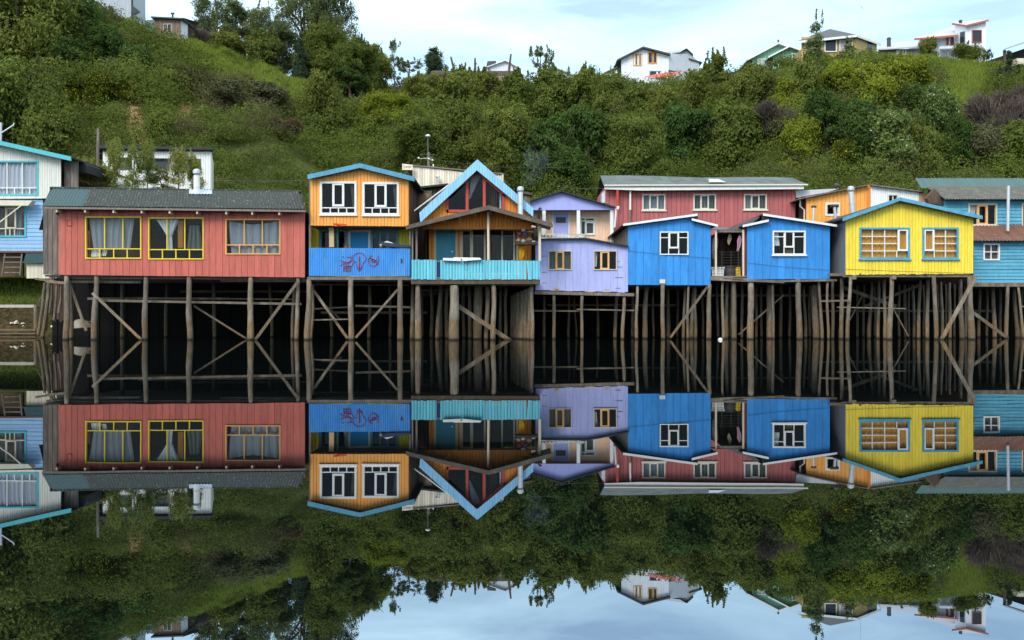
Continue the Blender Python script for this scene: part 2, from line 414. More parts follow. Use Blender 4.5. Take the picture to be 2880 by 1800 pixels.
# ============================================================ 1. long red house
def red_house():
    Y = 0.0; r = thing('stilt_house', 'long single-storey brick-red house with lichen-spotted dark corrugated roof', 'house', (X(512, 0), 0, 0))
    W1 = (241, 399, 609.5, 728); W2 = (418, 574, 612, 730); W3 = (635, 790, 616, 716)
    bot = [(166, 773), (858, 780)]
    front(r, 'wall', M_RED, Y, 166, 858, [(166, 582), (858, 588)], bot, [hole(*W1, 3), hole(*W2, 3), hole(*W3, 3)], bw=18.5, g=1.1, d=.024)
    zt = Z(585, 0) + .25
    sides(r, M_RED, Y, 7.6, X(166, 0) + .04, X(858, 0) - .04, zt, zt, Z(776, 0), shear=-2.2)
    inner(r, Y, 7.6, X(166, 0) - .7, X(858, 0) - .7, Z(776, 0), zt)
    # roof: two corrugated slopes, depth axis leans left as in the place
    zr = Z(531, 2.4); ze = Z(581, -.5); V = None
    E0 = Vector((X(118, -.5), -.5, Z(579.5, -.5))); E1 = Vector((X(861, -.5), -.5, Z(589, -.5)))
    R0 = Vector((X(141, 2.4), 2.4, Z(529, 2.4))); R1 = Vector((X(848, 2.4), 2.4, Z(540.5, 2.4)))
    U = (E1 - E0).normalized(); Vv = (R0 - E0); L = Vv.length; Vv = Vv.normalized(); N = U.cross(Vv).normalized()
    Vr = ((R0 - E0) * .5 + (R1 - E1) * .5); L = Vr.length; Vr.normalize()
    W = (E1 - E0).length; cut = W * .155
    mb = MB(); sheet(mb, E0, U, Vr, N, 0, cut, -.02, L, (), 'wave', .14, 0, .035, tone=.5); mb.build('roof_sheet', M_RF1G, r)['label'] = 'newer plain green corrugated sheets at the left end'
    mb = MB(); sheet(mb, E0, U, Vr, N, cut, W, 0, L, (), 'wave', .14, 0, .035, tone=.5)
    B0 = R0 + Vector((-2.4, 3.6, -1.6)); B1 = R1 + Vector((-2.4, 3.6, -1.6))
    mb.add([R0, R1, B1, B0], [(0, 1, 2, 3)], .5)
    dn = Vector((0, 0, -.06)); mb.add([E0 + dn, E1 + dn, R1 + dn, R0 + dn], [(0, 1, 2, 3)], .5)
    mb.tube([R0 + Vector((0, 0, .02)), R1 + Vector((0, 0, .02))], .05, 6)
    mb.build('roof', M_RF1, r)
    mb = MB()
    for s in (R0, R1):   # gable triangles
        e = E0 if s is R0 else E1; b = B0 if s is R0 else B1
        e2 = e + Vector((.0, .55, -.0)); mb.add([e2 + Vector((.5 if s is R0 else -.2, 0, 0)), s + Vector((.3 if s is R0 else -.1, 0, -.08)), b + Vector((.3 if s is R0 else -.1, 0, -.08))], [(0, 1, 2)], .3)
    mb.build('gable', M_GREY, r)
    mb = MB(); a = E0 + Vector((0, -.01, -.07)); b = E1 + Vector((0, -.01, -.07)); h = Vector((0, 0, .045)); q = Vector((0, .03, 0))
    mb.add([a - h, b - h, b + h, a + h, a - h + q, b - h + q, b + h + q, a + h + q], [(0, 1, 2, 3), (7, 6, 5, 4), (0, 4, 5, 1), (3, 2, 6, 7)], .8); mb.build('eaves_board', M_GREY, r)
    for i, x in enumerate((159, 239, 319, 398, 477, 554, 636, 709, 785)):
        t = (x - 118) / 743; zz = lerp(E0.z, E1.z, t)
        mb = MB(); xx = X(x, -.45); mb.box(xx - .035, xx + .035, -.46, .02, zz - .25, zz - .12); mb.build('rafter_tail', M_NFR, r)
    # recessed porch wall on the left end
    mb = MB(); sheet(mb, (0, 1.5, 0), (1, 0, 0), (0, 0, 1), (0, -1, 0), X(122, 1.5), X(175, 1.5), Z(772, 1.5), Z(572, 1.5), (), 'v', .22, .02, .03); mb.build('porch_wall', M_GREY, r)
    # windows
    c = [(250, 378, 262, 366, 614, 700, 7, .045, C_GREY)]
    window(r, Y, *W1, 3.2, M_YFR, [(294.7, 613, 700), (346, 613, 700), (281, 700, 725), (320, 700, 725), (358, 700, 725)], [700], 2.7, curtains=c + [(258, 278, 256, 280, 703, 722, 2, .02, C_WHITE), (290, 302, 284, 298, 703, 720, 2, .02, C_WHITE)])
    window(r, Y, *W2, 3.2, M_YFR, [(470, 616, 702), (520, 616, 702), (457, 702, 727), (495, 702, 727), (533, 702, 727)], [702], 2.7,
           curtains=[(438, 502, 470, 484, 617, 664, 5, .04, C_WHITE), (470, 484, 468, 486, 664, 704, 3, .03, C_WHITE), (500, 516, 500, 516, 621, 697, 1, .02, C_ORC), (532, 560, 524, 568, 634, 700, 3, .05, C_DIM)],
           label='yellow framed window with a tied white curtain and an orange panel inside')
    window(r, Y, *W3, 3.2, M_OFR, [(687, 619, 689), (738, 619, 689), (674, 689, 713), (712, 689, 713), (751, 689, 713)], [689], 2.7,
           curtains=[(639, 788, 650, 788, 620, 714, 6, .05, C_GREY, 11)], label='orange framed window with a sagging grey sheet hung inside')
    mb = MB(); rectframe(mb, 188, 203, 616.5, 634.5, 1.6, -.07, -.03, 0); mb.build('meter_box_outline', M_RED, r)
    # chimney with flashing
    fl = MB(); Yc = 1.5
    P0 = E0 + U * ((526 - 118) / 743 * W) ; zf = lambda s: None
    s0 = (526 - 130) / 725 * W + .1; s1 = s0 + 65 * k(1.9); O = E0 + N * .042
    sheet(fl, O, U, Vr, N, s0, s1, L * .72, L * .99, (), 'wave', .14, 0, .035); fl.build('roof_flashing', paint('pale_blue_metal', (.42, .50, .62), .03, .1, rough=.4), r)
    flue(r, 553.5, 494, 557, 17, 1.75, 'hat', M_WHITE)
    # frame under the floor
    for x0, y0, x1, y1, w, Yd in ((170, 781, 858, 785, 6, .25), (270, 845, 848, 855, 8, .55), (190, 792, 396, 793.5, 8, .5), (621, 789, 862, 790, 8, .5), (390, 838, 830, 842, 5, 2.4)):
        brace(r, x0, y0, x1, y1, w, Yd, None, .1, 'crossbeam')
    for x0, y0, x1, y1, w, Ya, Yb in ((260, 824, 398, 956, 9, -.12, -.05), (196, 798, 243, 930, 9, .35, .5), (545, 860, 694, 953, 6, .8, 1.2), (718, 956, 838, 792, 10, -.12, -.08)):
        brace(r, x0, y0, x1, y1, w, Ya, Yb)
    for p in ((190, 776, 184, 14, 19, .1), (270, 776, 266, 13, 18, .1), (409, 778, 409, 12, 17, .1), (530, 779, 536, 13, 18, .1), (706, 780, 703, 12, 20, .1), (839, 781, 833, 10, 13, .1),
              (196, 780, 200, 12, 18, 2.2), (345, 790, 343, 9, 11, 4.5), (600, 790, 604, 9, 11, 4.6), (827, 790, 822, 8, 9, 1.5), (470, 792, 466, 8, 10, 6.5), (760, 792, 764, 8, 10, 6.4)): stilt(r, *p)
    return r
red_house()

# ============================================================ 2. orange two-storey house
def orange_house():
    Y = 0.0; r = thing('stilt_house', 'two-storey orange house with white windows and a graffitied blue balcony', 'house', (X(1012, 0), 0, 0))
    A = (900, 1003.5, 510.5, 604.5); B = (1019.5, 1122.5, 512.5, 606)
    front(r, 'wall', M_ORA, Y, 873, 1150, [(873, 500), (1012.6, 468), (1150, 501)], [(873, 634.5), (1150, 636.5)], [hole(*A, 6), hole(*B, 6)], bw=9.5, g=1.4)
    for (x0, x1, y0, y1), s, lv in ((A, (935, 968.5, 515, 581), (929, 952, 975)), (B, (1053.7, 1087.7, 517, 583), (1047, 1070.6, 1093.4))):
        window(r, Y, x0, x1, y0, y1, 6, M_WHITE, [(x, 584.5, y1 - 6) for x in lv], [584.5], 2.8, sash=[s], sw=6, sill=2,
               curtains=[(x1 - 18, x1 - 6, x1 - 12, x1 - 6, 516, 582, 2, .03, C_DIM)])
    zt = Z(500, 0); x0, x1 = X(873, 0), X(1150, 0)
    sides(r, M_BRN, .02, 6.2, x0 + .03, x1 - .03, zt, zt, Z(636, 0), name='side_wall')
    # lower storey behind the balcony
    Yl = 1.5; s = k(Yl) / k(0)
    q = lambda px: 1440 + (px - 1440) / 1.0
    D = (986, 1036, 652, 775)
    wl = (899, 977, 646, 720); wr = (1043, 1120, 647, 720)
    front(r, 'lower_wall', paint('mustard_paint', (.70, .58, .03), .08, .25), Yl, 870, 1152, 628, 778, [hole(*wl, 4), hole(*wr, 4), (981, 1041, 648, 778)], bw=9, g=1.4)
    window(r, Yl, *wl, 6, M_TEALF, [926, 951], [], 4, label='teal framed ground floor window left of the blue door')
    window(r, Yl, *wr, 6, M_TEALF, [1069, 1092], [], 5, sash=[(1069, 1092, 651, 716)], sw=4, label='teal framed ground floor window right of the blue door')
    mb = MB(); rectframe(mb, 980, 1042, 647, 780, 6, Yl - .06, Yl + .05, Yl); df = mb.build('door_frame', M_WHITE, r)
    mb = MB(); mb.pb(986, 1036, 653, 778, Yl - .01, Yl + .03, .5, Yl); d = mb.build('door', paint('door_blue', (.03, .30, .68), .03, .1), r)
    mb = MB(); mb.tube([(X(1030, Yl), Yl - .05, Z(715, Yl)), (X(1030, Yl), Yl - .01, Z(715, Yl))], [.03, .02], 8); mb.build('handle', METAL, d)
    sides(r, M_BRN, Yl, 6.2, x0 + .03, x1 - .03, Z(636, 0), Z(636, 0), Z(778, 0), name='lower_side_wall')
    inner(r, Yl, 6.2, x0, x1, Z(778, 0), Z(634, 0)); inner(r, Y, 6.2, x0, x1, Z(636, 0) + .02, zt)
    # roof and trim
    roofslab(r, M_DKRF, -.28, 6.6, [(866, 493), (1012.6, 461), (1166, 499)], 5)
    fascia(r, M_TEALF, -.28, [(865.5, 491.5), (1012.6, 459.5), (1166, 497.5)], 13, dy=.05)
    # balcony
    mb = MB(); mb.pb(866, 1156, 778, 787, .05, Yl + .2, .5, .05); mb.build('balcony_floor', M_GREY, r)
    P = front(r, 'balcony_parapet', M_BLUE2, -.04, 869, 1154, [(869, 697), (985, 698), (1154, 698.5)], [(869, 776), (1154, 776.5)], kind='wave', bw=6.2, d=.035, ragged=0)
    gm = paint('red_spray_paint', (.30, .02, .03), .05, .1)
    g = MB()
    def stroke(pts, w=.014):
        g.tube([(X(a, -.1), -.082, Z(b, -.1)) for a, b in pts], [w] * len(pts), 5)
    Gx = lambda x: 930 + x / 14.235; Gy = lambda y: 690 + y / 14.235
    S = lambda *p, w=.014: stroke([(Gx(a), Gy(b)) for a, b in p], w)
    S((440, 450), (540, 450)); S((640, 455), (820, 470)); S((370, 600), (470, 610), (560, 650), (700, 670), (810, 590), (830, 440)); S((360, 810), (480, 760), (560, 730), (680, 780), (810, 840)); S((600, 690), (720, 680), (820, 610), w=.022)
    S((520, 840), (500, 1010), (790, 1010), (810, 840), (520, 840), w=.02); S((520, 920), (800, 925), w=.016); S((650, 850), (640, 1000)); S((440, 700), (560, 660), (760, 720))
    S((820, 850), (880, 720), (980, 620), (1040, 660)); S((880, 640), (890, 430), (960, 350), (1080, 300), (1220, 290), (1340, 370), (1400, 480), (1390, 600), (1290, 700), (1260, 860), (1130, 1010))
    S((1150, 440), (1150, 700), (1130, 1010), w=.022); S((1010, 740), (1060, 880), (1130, 1010), w=.018); S((1260, 840), (1200, 930), (1130, 1010), w=.02)
    S((1640, 400), (1560, 470), (1500, 600), (1560, 760), (1680, 840), (1800, 800), (1900, 700), (1910, 550), (1890, 420), w=.016); S((1580, 500), (1700, 540), (1620, 610), (1720, 660), (1840, 600), (1700, 560), w=.024); S((1740, 620), (1880, 700), (1800, 760), w=.018)
    g.build('graffiti', gm, P)
    mb = MB(); mb.pb(1127, 1131, 728, 738, -.1, -.06); mb.build('dent_patch', M_DKRF, P)
    mb = MB(); mb.pb(864, 1158, 779, 787, -.02, .12, .5, 0); mb.build('crossbeam', M_GREY, r)
    for x in (871, 1153):
        mb = MB(); mb.pb(x - 2.5, x + 2.5, 500 if x < 900 else 640, 778, .02, .12, .5, 0); mb.build('corner_post', M_GREY, r)
    for x0_, y0, x1_, y1, w, Ya in ((880, 869, 990, 863, 5, 1.6), (1000, 860, 1156, 864, 7, 1.4), (882, 900, 982, 897.5, 4.5, .3), (870, 800, 1150, 802, 5, 3.0)):
        brace(r, x0_, y0, x1_, y1, w, Ya, None, .08, 'crossbeam')
    brace(r, 883, 818, 978, 952, 9, .5, .4); brace(r, 1118, 815, 1000, 950, 8, .15, .1); brace(r, 905, 850, 960, 900, 6, 3, 3.2)
    for p in ((870, 786, 864, 14, 18, .05), (882, 800, 874, 7, 8, .7), (987, 786, 987, 14, 16, .05), (1125, 786, 1126, 13, 18, .05), (1040, 800, 1038, 9, 10, 3.4), (930, 800, 934, 8, 9, 4.6), (1098, 800, 1096, 8, 9, 5)): stilt(r, *p)
orange_house()

# ============================================================ 3. turquoise-porch house with the steep blue gable
def aframe_house():
    Y = 0.25; Yw = 1.8; r = thing('stilt_house', 'house with a steep sky-blue A-shaped gable, brown porch roof and turquoise balcony', 'house', (X(1340, 0), 0, 0))
    # attic wall with the pointed window
    tri = [(1262, 545), (1341.5, 484), (1416, 545)]
    Ya = .5
    mb = MB(); Hx = (1259, 1417)
    topp = [(1186, 606), (1341.5, 478), (1497, 606)]
    for a, b in ((1190, 1259), (1417, 1494)):
        sheet(mb, (0, Ya, 0), (1, 0, 0), (0, 0, 1), (0, -1, 0), X(a, Ya), X(b, Ya), Z(645, Ya), [(X(p, Ya), Z(q, Ya)) for p, q in topp], (), 'v', 9 * k(Ya), .02, .03)
    sheet(mb, (0, Ya, 0), (1, 0, 0), (0, 0, 1), (0, -1, 0), X(1259, Ya), X(1417, Ya), Z(645, Ya), Z(597, Ya), (), 'v', 9 * k(Ya), .02, .03)
    mb.build('gable_wall', M_ORD, r)
    mb = MB()
    q = lambda *p: mb.hexa(p, Ya - .07, Ya + .06, Ya, .5)
    q((1256, 548), (1341.5, 479), (1341.5, 488), (1256, 558)); q((1341.5, 479), (1421, 546), (1421, 556), (1341.5, 488))
    q((1256, 552), (1261.5, 547), (1261.5, 597), (1256, 597)); q((1414, 545), (1420, 550), (1420, 605), (1414, 605)); q((1256, 590), (1420, 590), (1420, 597), (1256, 597))
    f = mb.build('window', M_RFR, r); f['label'] = 'pointed red framed attic window'
    mb = MB()
    for a, y in ((1314, 508), (1362, 503)): mb.hexa([(a - 4, y), (a + 4, y - 4 if a < 1340 else y + 4), (a + 4, 590), (a - 4, 590)], Ya - .06, Ya + .05, Ya)
    mb.pb(1412, 1414, 545, 590, Ya - .03, Ya + .03, .5, Ya); mb.build('mullion', M_RFR, f)
    mb = MB(); w = [(1259, 551), (1341.5, 484), (1417, 549), (1417, 592), (1259, 592)]; mb.add([(X(a, Ya), Ya + .06, Z(b, Ya)) for a, b in w], [(4, 3, 2, 1, 0)]); mb.build('pane', GLASS, f)
    curtain(f, Ya + .35, 1324, 1352, 1319, 1322, 494, 560, 3, .03, C_SIL); curtain(f, Ya + .4, 1375, 1400, 1378, 1396, 520, 592, 3, .03, clothmat('brown_drape', (.12, .07, .05)))
    curtain(f, Ya + .3, 1405, 1411, 1405, 1411, 545, 590, 1, .02, C_WHITE)
    # steep roof
    pts = [(1180, 599), (1342.8, 449.5), (1500, 587)]
    roofslab(r, M_DKRF, Y - .05, 6.5, pts, 6)
    mb = MB()
    for seg in (((1180, 599), (1342.8, 449.5), (1341.5, 480), (1183, 627)), ((1342.8, 449.5), (1500, 587), (1500, 611), (1341.5, 480))):
        a, b, c, d = seg; n = 22   # short vertical boards make up the barge
        for i in range(n):
            u0, u1 = i / n, (i + 1) / n - .003
            top0 = (lerp(a[0], b[0], u0), lerp(a[1], b[1], u0)); top1 = (lerp(a[0], b[0], u1), lerp(a[1], b[1], u1))
            bo1 = (lerp(d[0], c[0], u1), lerp(d[1], c[1], u1)); bo0 = (lerp(d[0], c[0], u0), lerp(d[1], c[1], u0))
            mb.hexa([top0, top1, bo1, bo0], Y - .13 + random.uniform(-.006, .006), Y - .05, Y)
    mb.build('bargeboard', M_SKYB, r)
    brace(r, 1165, 593, 1262, 520, 4, Y + .3, Y + .3, .05, 'roof_edge_trim', M_WHITE)
    # porch roof
    pp = [(1142, 634), (1240, 610), (1374, 577), (1553, 627)]
    roofslab(r, M_BRF, -.55, Yw, pp, 5, 'porch_roof', wave=0)
    fascia(r, M_BRF, -.55, [(1142, 637), (1240, 613), (1374, 581), (1555, 631)], 9, 'porch_fascia')
    mb = MB()
    for i in range(9): x = 1160 + i * 44; y = prof([(1142, 645), (1374, 590), (1553, 638)])(x); mb.pb(x - 2, x + 2, y - 2, y + 3, -.45, Yw, .5, -.45)
    mb.build('rafters', M_GREY, r)
    # ground floor wall behind porch
    top = [(1160, 628), (1374, 588), (1540, 628)]
    DR = (1226, 1284, 640, 778)
    holes = [(1222, 1286, 638, 790), (1294, 1456, 642, 770)]
    front(r, 'wall', M_ORD, Yw, 1206, 1495, top, 790, holes, bw=9, g=1.4)
    mb = MB(); rectframe(mb, 1221, 1287, 637, 790, 6, Yw - .05, Yw + .05, Yw); mb.build('door_frame', M_NFR, r)
    mb = MB(); mb.pb(1227, 1281, 643, 788, Yw - .015, Yw + .03, .5, Yw); d = mb.build('door', paint('door_teal', (.07, .30, .40), .03, .15), r)
    mb = MB(); mb.tube([(X(1272, Yw), Yw - .07, Z(708, Yw)), (X(1272, Yw), Yw - .01, Z(708, Yw))], [.035, .02], 8); mb.build('handle', METAL, d)
    window(r, Yw, 1294, 1366, 641, 772, 5, M_NFR, [1328], [], 5, sash=[(1298, 1326, 646, 766)], sw=4, label='tall glazed window beside the teal door')
    window(r, Yw, 1374, 1457, 641, 772, 5, M_NFR, [1412, 1446], [], 5, label='wide glazed window right of the centre porch post')
    x0, x1 = X(1200, Yw), X(1500, Yw)
    inner(r, Yw, 7, x0, x1, Z(790, 0), Z(645, 0)); sides(r, M_BRN, Yw, 7, x0, x1, Z(640, Yw), Z(640, Yw), Z(790, 0))
    mb = MB(); mb.pb(1158, 1518, 640, 790, 3.0, 3.06, .3, 1.8); mb.build('porch_back_boards', M_BRN, r)
    mb = MB(); sheet(mb, (0, 2.2, 0), (1, 0, 0), (0, 0, 1), (0, -1, 0), X(1450, 2.2), X(1522, 2.2), Z(790, 2.2), Z(640, 2.2), (), 'v', .16, .02, .03); mb.build('store_wall', M_GREY, r)
    for x, y0, y1, w in ((1171.5, 640, 732, 5), (1373, 588, 732, 6), (1518, 630, 734, 7), (1160, 642, 734, 4)):
        mb = MB(); mb.pb(x - w / 2, x + w / 2, y0, y1, -.12, .0, .9, -.1); mb.build('porch_post', M_NFR if w > 5 else M_GREY, r)
    # balcony
    mb = MB(); mb.pb(1156, 1519, 786, 799, -.15, .05, .6, -.15); mb.pb(1156, 1519, 788, 793, .05, 3.1, .6, -.1); mb.build('balcony_floor', M_BRN, r)
    mb = MB(); Yb = -.18
    for a, b in ((1157, 1229), (1238, 1519)):
        x = a
        while x < b - 2:
            w = random.uniform(8.2, 9.4); e = min(x + w, b); j = random.uniform(-.008, .008); y0 = 730.5 + (x - 1157) * .008 + random.uniform(-.8, .8); y1 = 786 + random.uniform(-1.2, 1.2)
            sk = random.uniform(-.5, .5) + (4 if abs(x - 1482) < 6 else 0)
            n = 5
            for i in range(n):   # gently rounded board
                u0, u1 = i / n, (i + 1) / n; t0 = .022 * math.sin(math.pi * u0); t1 = .022 * math.sin(math.pi * u1)
                ww = e - x - 1.0; xa, xb = x + .5 + ww * u0, x + .5 + ww * u1
                mb.add([(X(xa + sk, Yb), Yb - t0 + j, Z(y1, Yb)), (X(xb + sk, Yb), Yb - t1 + j, Z(y1, Yb)), (X(xb, Yb), Yb - t1 + j, Z(y0, Yb)), (X(xa, Yb), Yb - t0 + j, Z(y0, Yb))], [(0, 1, 2, 3)], (x * .37) % 1)
            x = e
    P = mb.build('balcony_parapet', M_TURQ, r)
    mb = MB(); mb.pb(1226, 1241, 733, 784, Yb + .05, Yb + .08, .5, Yb); mb.build('inner_panel', paint('navy_board', (.01, .03, .12)), P)
    mb = MB(); mb.pb(1157, 1519, 733, 737, Yb + .03, Yb + .1, .5, Yb); mb.pb(1157, 1519, 779, 783, Yb + .03, Yb + .1, .5, Yb); mb.build('rail', M_GREY, P)
    # shelf of odds and ends (part of the porch)
    mb = MB(); mb.pb(1449, 1512, 683, 687, .3, .9, .5, .3); mb.pb(1452, 1455, 640, 683, .5, .55, .5, .3); mb.build('porch_shelf', M_BRN, r)
    flue(r, 1463.5, 541, 604, 15, -.1, 'hat', METAL)
    brace(r, 1288, 860, 1437, 960, 15, .5, .3)
    brace(r, 1160, 800, 1500, 802, 6, 1.2, None, .1, 'crossbeam')
    for p in ((1175, 799, 1176, 13, 21, .05), (1161, 803, 1158, 8, 12, 1.2), (1277, 803, 1278, 24, 30, .0), (1388, 800, 1388, 13, 15, .0), (1346, 803, 1342, 24, 26, 1.4), (1372, 806, 1368, 13, 13, .8),
              (1241, 806, 1228, 10, 13, 1.6), (1257, 806, 1256, 9, 12, 2.6), (1215, 806, 1213, 8, 10, 4), (1303, 806, 1305, 8, 10, 4.4), (1320, 806, 1322, 9, 11, 3.2), (1408, 806, 1407, 8, 9, 3), (1424, 806, 1421, 8, 10, 2.6)): stilt(r, *p)
    for i, x in enumerate((1497, 1488, 1478, 1468, 1458, 1449, 1441)):
        stilt(r, x, 806 + i * 4, x - 2, 10, 12, .35 + i * .45)
aframe_house()

# ============================================================ 4. pale timber house behind and its shed
def pale_house():
    Y = 6.5; r = thing('timber_house', 'unpainted pale board house with a leaning skillion roof behind the blue A-shaped gable', 'house', (X(1270, Y), Y, 2.5))
    front(r, 'wall', M_PALEW, Y, 1160, 1415, [(1160, 467), (1295, 483), (1415, 492)], 560, kind='v', bw=7, g=1)
    mb = MB(); mb.hexa([(1134, 461.5), (1415, 488), (1415, 491), (1134, 465)], Y - .12, 12, Y); mb.build('roof', M_GREY, r)
    mb = MB(); mb.hexa([(1134, 464.5), (1163, 468), (1163, 482), (1134, 482)], Y - .45, Y - .3, Y); e = mb.build('eaves_box', M_PALEW, r)
    mb = MB()
    for i, x in enumerate((1142, 1146, 1150, 1154, 1158)):   # faint reddish letters
        mb.pb(x - 1.2, x + 1.2, 470.5 + (i % 2) * .8, 471.8 + (i % 2) * .8, Y - .47, Y - .455, .5, Y); mb.pb(x - .9, x - .1, 471, 477 - (i % 3), Y - .465, Y - .455, .5, Y); mb.pb(x - .8, x + 1.1, 474.3, 475.4, Y - .468, Y - .458, .5, Y)
    mb.build('faded_lettering', paint('faded_red_ink', (.42, .16, .07)), e)
    x0, x1 = X(1160, Y), X(1415, Y)
    sides(r, M_GREY, Y, 11.5, x0 + .03, x1 - .03, Z(470, Y), Z(492, Y), 2.2); inner(r, Y, 11.5, x0, x1, 2.2, Z(495, Y))
    mb = MB(); a = X(1228, Y); mb.tube([(a, Y - .28, Z(498, Y)), (a + .12, Y - .28, Z(500, Y)), (a + .14, Y - .28, Z(514, Y))], [.1, .09, .07], 10); mb.build('vent_pipe', METAL, r)
    mb = MB(); mb.pb(1411, 1416, 489, 520, Y - .1, Y, .5, Y); mb.build('corner_post', M_CREAM, r)
    mb = MB(); mb.tube([(X(1214, Y), Y + 1, Z(475, Y)), (X(1214, Y), Y + 1, Z(452, Y))], [.03, .03], 6); mb.build('mast_stub', M_WHITE, r)
    Y = 4.0; r = thing('lean_to_shed', 'brown lean-to shed with a board hatch left of the steep blue gable', 'shed', (X(1205, Y), Y, 2.5))
    front(r, 'wall', M_BRN, Y, 1163, 1262, [(1163, 536), (1262, 528)], 650, kind='v', bw=9, g=1)
    mb = MB(); mb.hexa([(1160, 529), (1262, 518), (1262, 523), (1160, 534)], Y - .3, Y + 2.3, Y); mb.build('roof', M_DKRF, r)
    mb = MB(); mb.pb(1178, 1212, 541, 592, Y - .08, Y - .03, .5, Y); h = mb.build('hatch', paint('tan_board', (.28, .17, .09), .1), r)
    mb = MB(); rectframe(mb, 1174, 1216, 537, 596, 5, Y - .1, Y - .03, Y); mb.beam(1214, 538, 1196, 575, 4, Y - .12, Y - .12, .03); mb.build('hatch_frame', M_GREY, h)
    sides(r, M_GREY, Y, Y + 2.2, X(1163, Y), X(1262, Y), Z(538, Y), Z(530, Y), 2.3); inner(r, Y, Y + 2.2, X(1163, Y), X(1262, Y), 2.3, Z(540, Y))
    stilt(r, 1185, 650, 1187, 9, 9, Y + .3); stilt(r, 1240, 650, 1241, 9, 9, Y + .3)
    # brick-like chimney stub of the same row
    Y = 5.2; r = thing('wooden_vent_box', 'small brown boarded vent box between the metal flue and the lilac gable', 'vent', (X(1485, Y), Y, 3))
    mb = MB(); sheet(mb, (0, Y, 0), (1, 0, 0), (0, 0, 1), (0, -1, 0), X(1474, Y), X(1490, Y), Z(640, Y), Z(550, Y), (), 'v', .12, .015, .02); mb.pb(1474, 1490, 551, 640, Y + .01, Y + .5, .5, Y); mb.build('shaft', M_GREY, r)
    mb = MB(); mb.hexa([(1468, 538), (1498, 544), (1497, 550), (1466, 545)], Y - .15, Y + .7, Y); mb.build('cap', M_BRN, r)
pale_house()

# ============================================================ 5. lilac houses
def lilac_lower():
    Y = 1.5; r = thing('stilt_house', 'low lilac shack on thin stilts with two orange framed windows and peeling paint', 'house', (X(1640, Y), Y, 0))
    L = (1542, 1608, 705, 759.5); R = (1669, 1735, 705, 759.5)
    front(r, 'wall', M_LILW, Y, 1506, 1766, [(1506, 673), (1649, 671), (1766, 692)], [(1506, 815.5), (1640, 819), (1766, 822)], [hole(*L, 2.5), hole(*R, 2.5)], bw=21, g=.7, d=.015, ragged=.02)
    mb = MB()
    for i in range(7): x = random.choice((1524, 1730)); y = 720 + i * 15; mb.pb(x, x + random.uniform(12, 22), y, y + 1.0, Y - .03, Y - .012, .0, Y)
    mb.build('board_lip', paint('dark_lilac', (.10, .09, .25)), r)
    mb = MB()
    for x, y, w, h in ((1553, 806, 22, 12), (1573, 776, 3, 14), (1695, 812, 28, 7), (1640, 817, 40, 4), (1560, 814, 12, 5)):
        n = 9; mb.add([(X(x + w / 2 + w / 2 * math.cos(i * .698) * random.uniform(.6, 1.1), Y), Y - .019, Z(y + h / 2 + h / 2 * math.sin(i * .698) * random.uniform(.6, 1.1), Y)) for i in range(n)], [tuple(range(n))])
    mb.build('bare_patch', paint('bare_wood_patch', (.50, .42, .30), .1, .3), r)
    for (x0, x1, y0, y1), s, cu in ((L, (1563, 1586, 707, 758), [(1544, 1563, 1544, 1563, 708, 757, 2, .01, C_DIM), (1588, 1606, 1588, 1606, 708, 757, 2, .01, C_DIM), (1566, 1584, 1566, 1584, 708, 757, 2, .01, C_DIM)]), (R, (1689, 1713, 707, 758), [(1672, 1680, 1672, 1678, 708, 750, 1, .02, C_WHITE)])):
        window(r, Y, x0, x1, y0, y1, 2.5, M_NFR, [s[0], s[1]], [], 2, sash=[s], sashmat=M_OFR, sw=4.5, curtains=cu)
    roofslab(r, M_DKRF, Y - .2, 6.8, [(1500, 671), (1649, 668.5), (1768, 690)], 4)
    mb = MB(); sheet(mb, (X(1520, Y - .2), Y - .22, Z(670, Y)), (1, 0, 0), (0, .97, .22), (0, -.2, .97), 0, X(1648, Y) - X(1520, Y), 0, 1.2, (), 'wave', .16, 0, .04); mb.build('roof_sheet', paint('moss_pale_sheet', (.42, .42, .36), .1, .3, (.12, .12, .06), (.45, .6), 4), r)
    x0, x1 = X(1506, Y), X(1766, Y); zt = Z(700, Y)
    sides(r, M_GREY, Y, 6.6, x0 + .02, x1 - .02, Z(676, Y), zt, Z(820, Y)); inner(r, Y, 6.6, x0, x1, Z(819, Y), zt)
    brace(r, 1503, 823, 1783, 829, 11, Y - .05, None, .15, 'crossbeam'); brace(r, 1497, 874, 1640, 875, 5, Y + .5, None, .06, 'crossbeam'); brace(r, 1622, 870, 1784, 873, 5, Y + .4, None, .06, 'crossbeam')
    for p in ((1559, 828, 1557, 9, 10, Y), (1638, 828, 1635, 9, 9, Y), (1755, 830, 1751, 9, 10, Y), (1601, 830, 1598, 6, 7, 4.2), (1735, 830, 1728, 9, 10, 3.2), (1680, 835, 1682, 6, 7, 5.2), (1529, 830, 1532, 7, 8, 3.6), (1615, 835, 1621, 5, 6, 4.8)): stilt(r, *p)
lilac_lower()
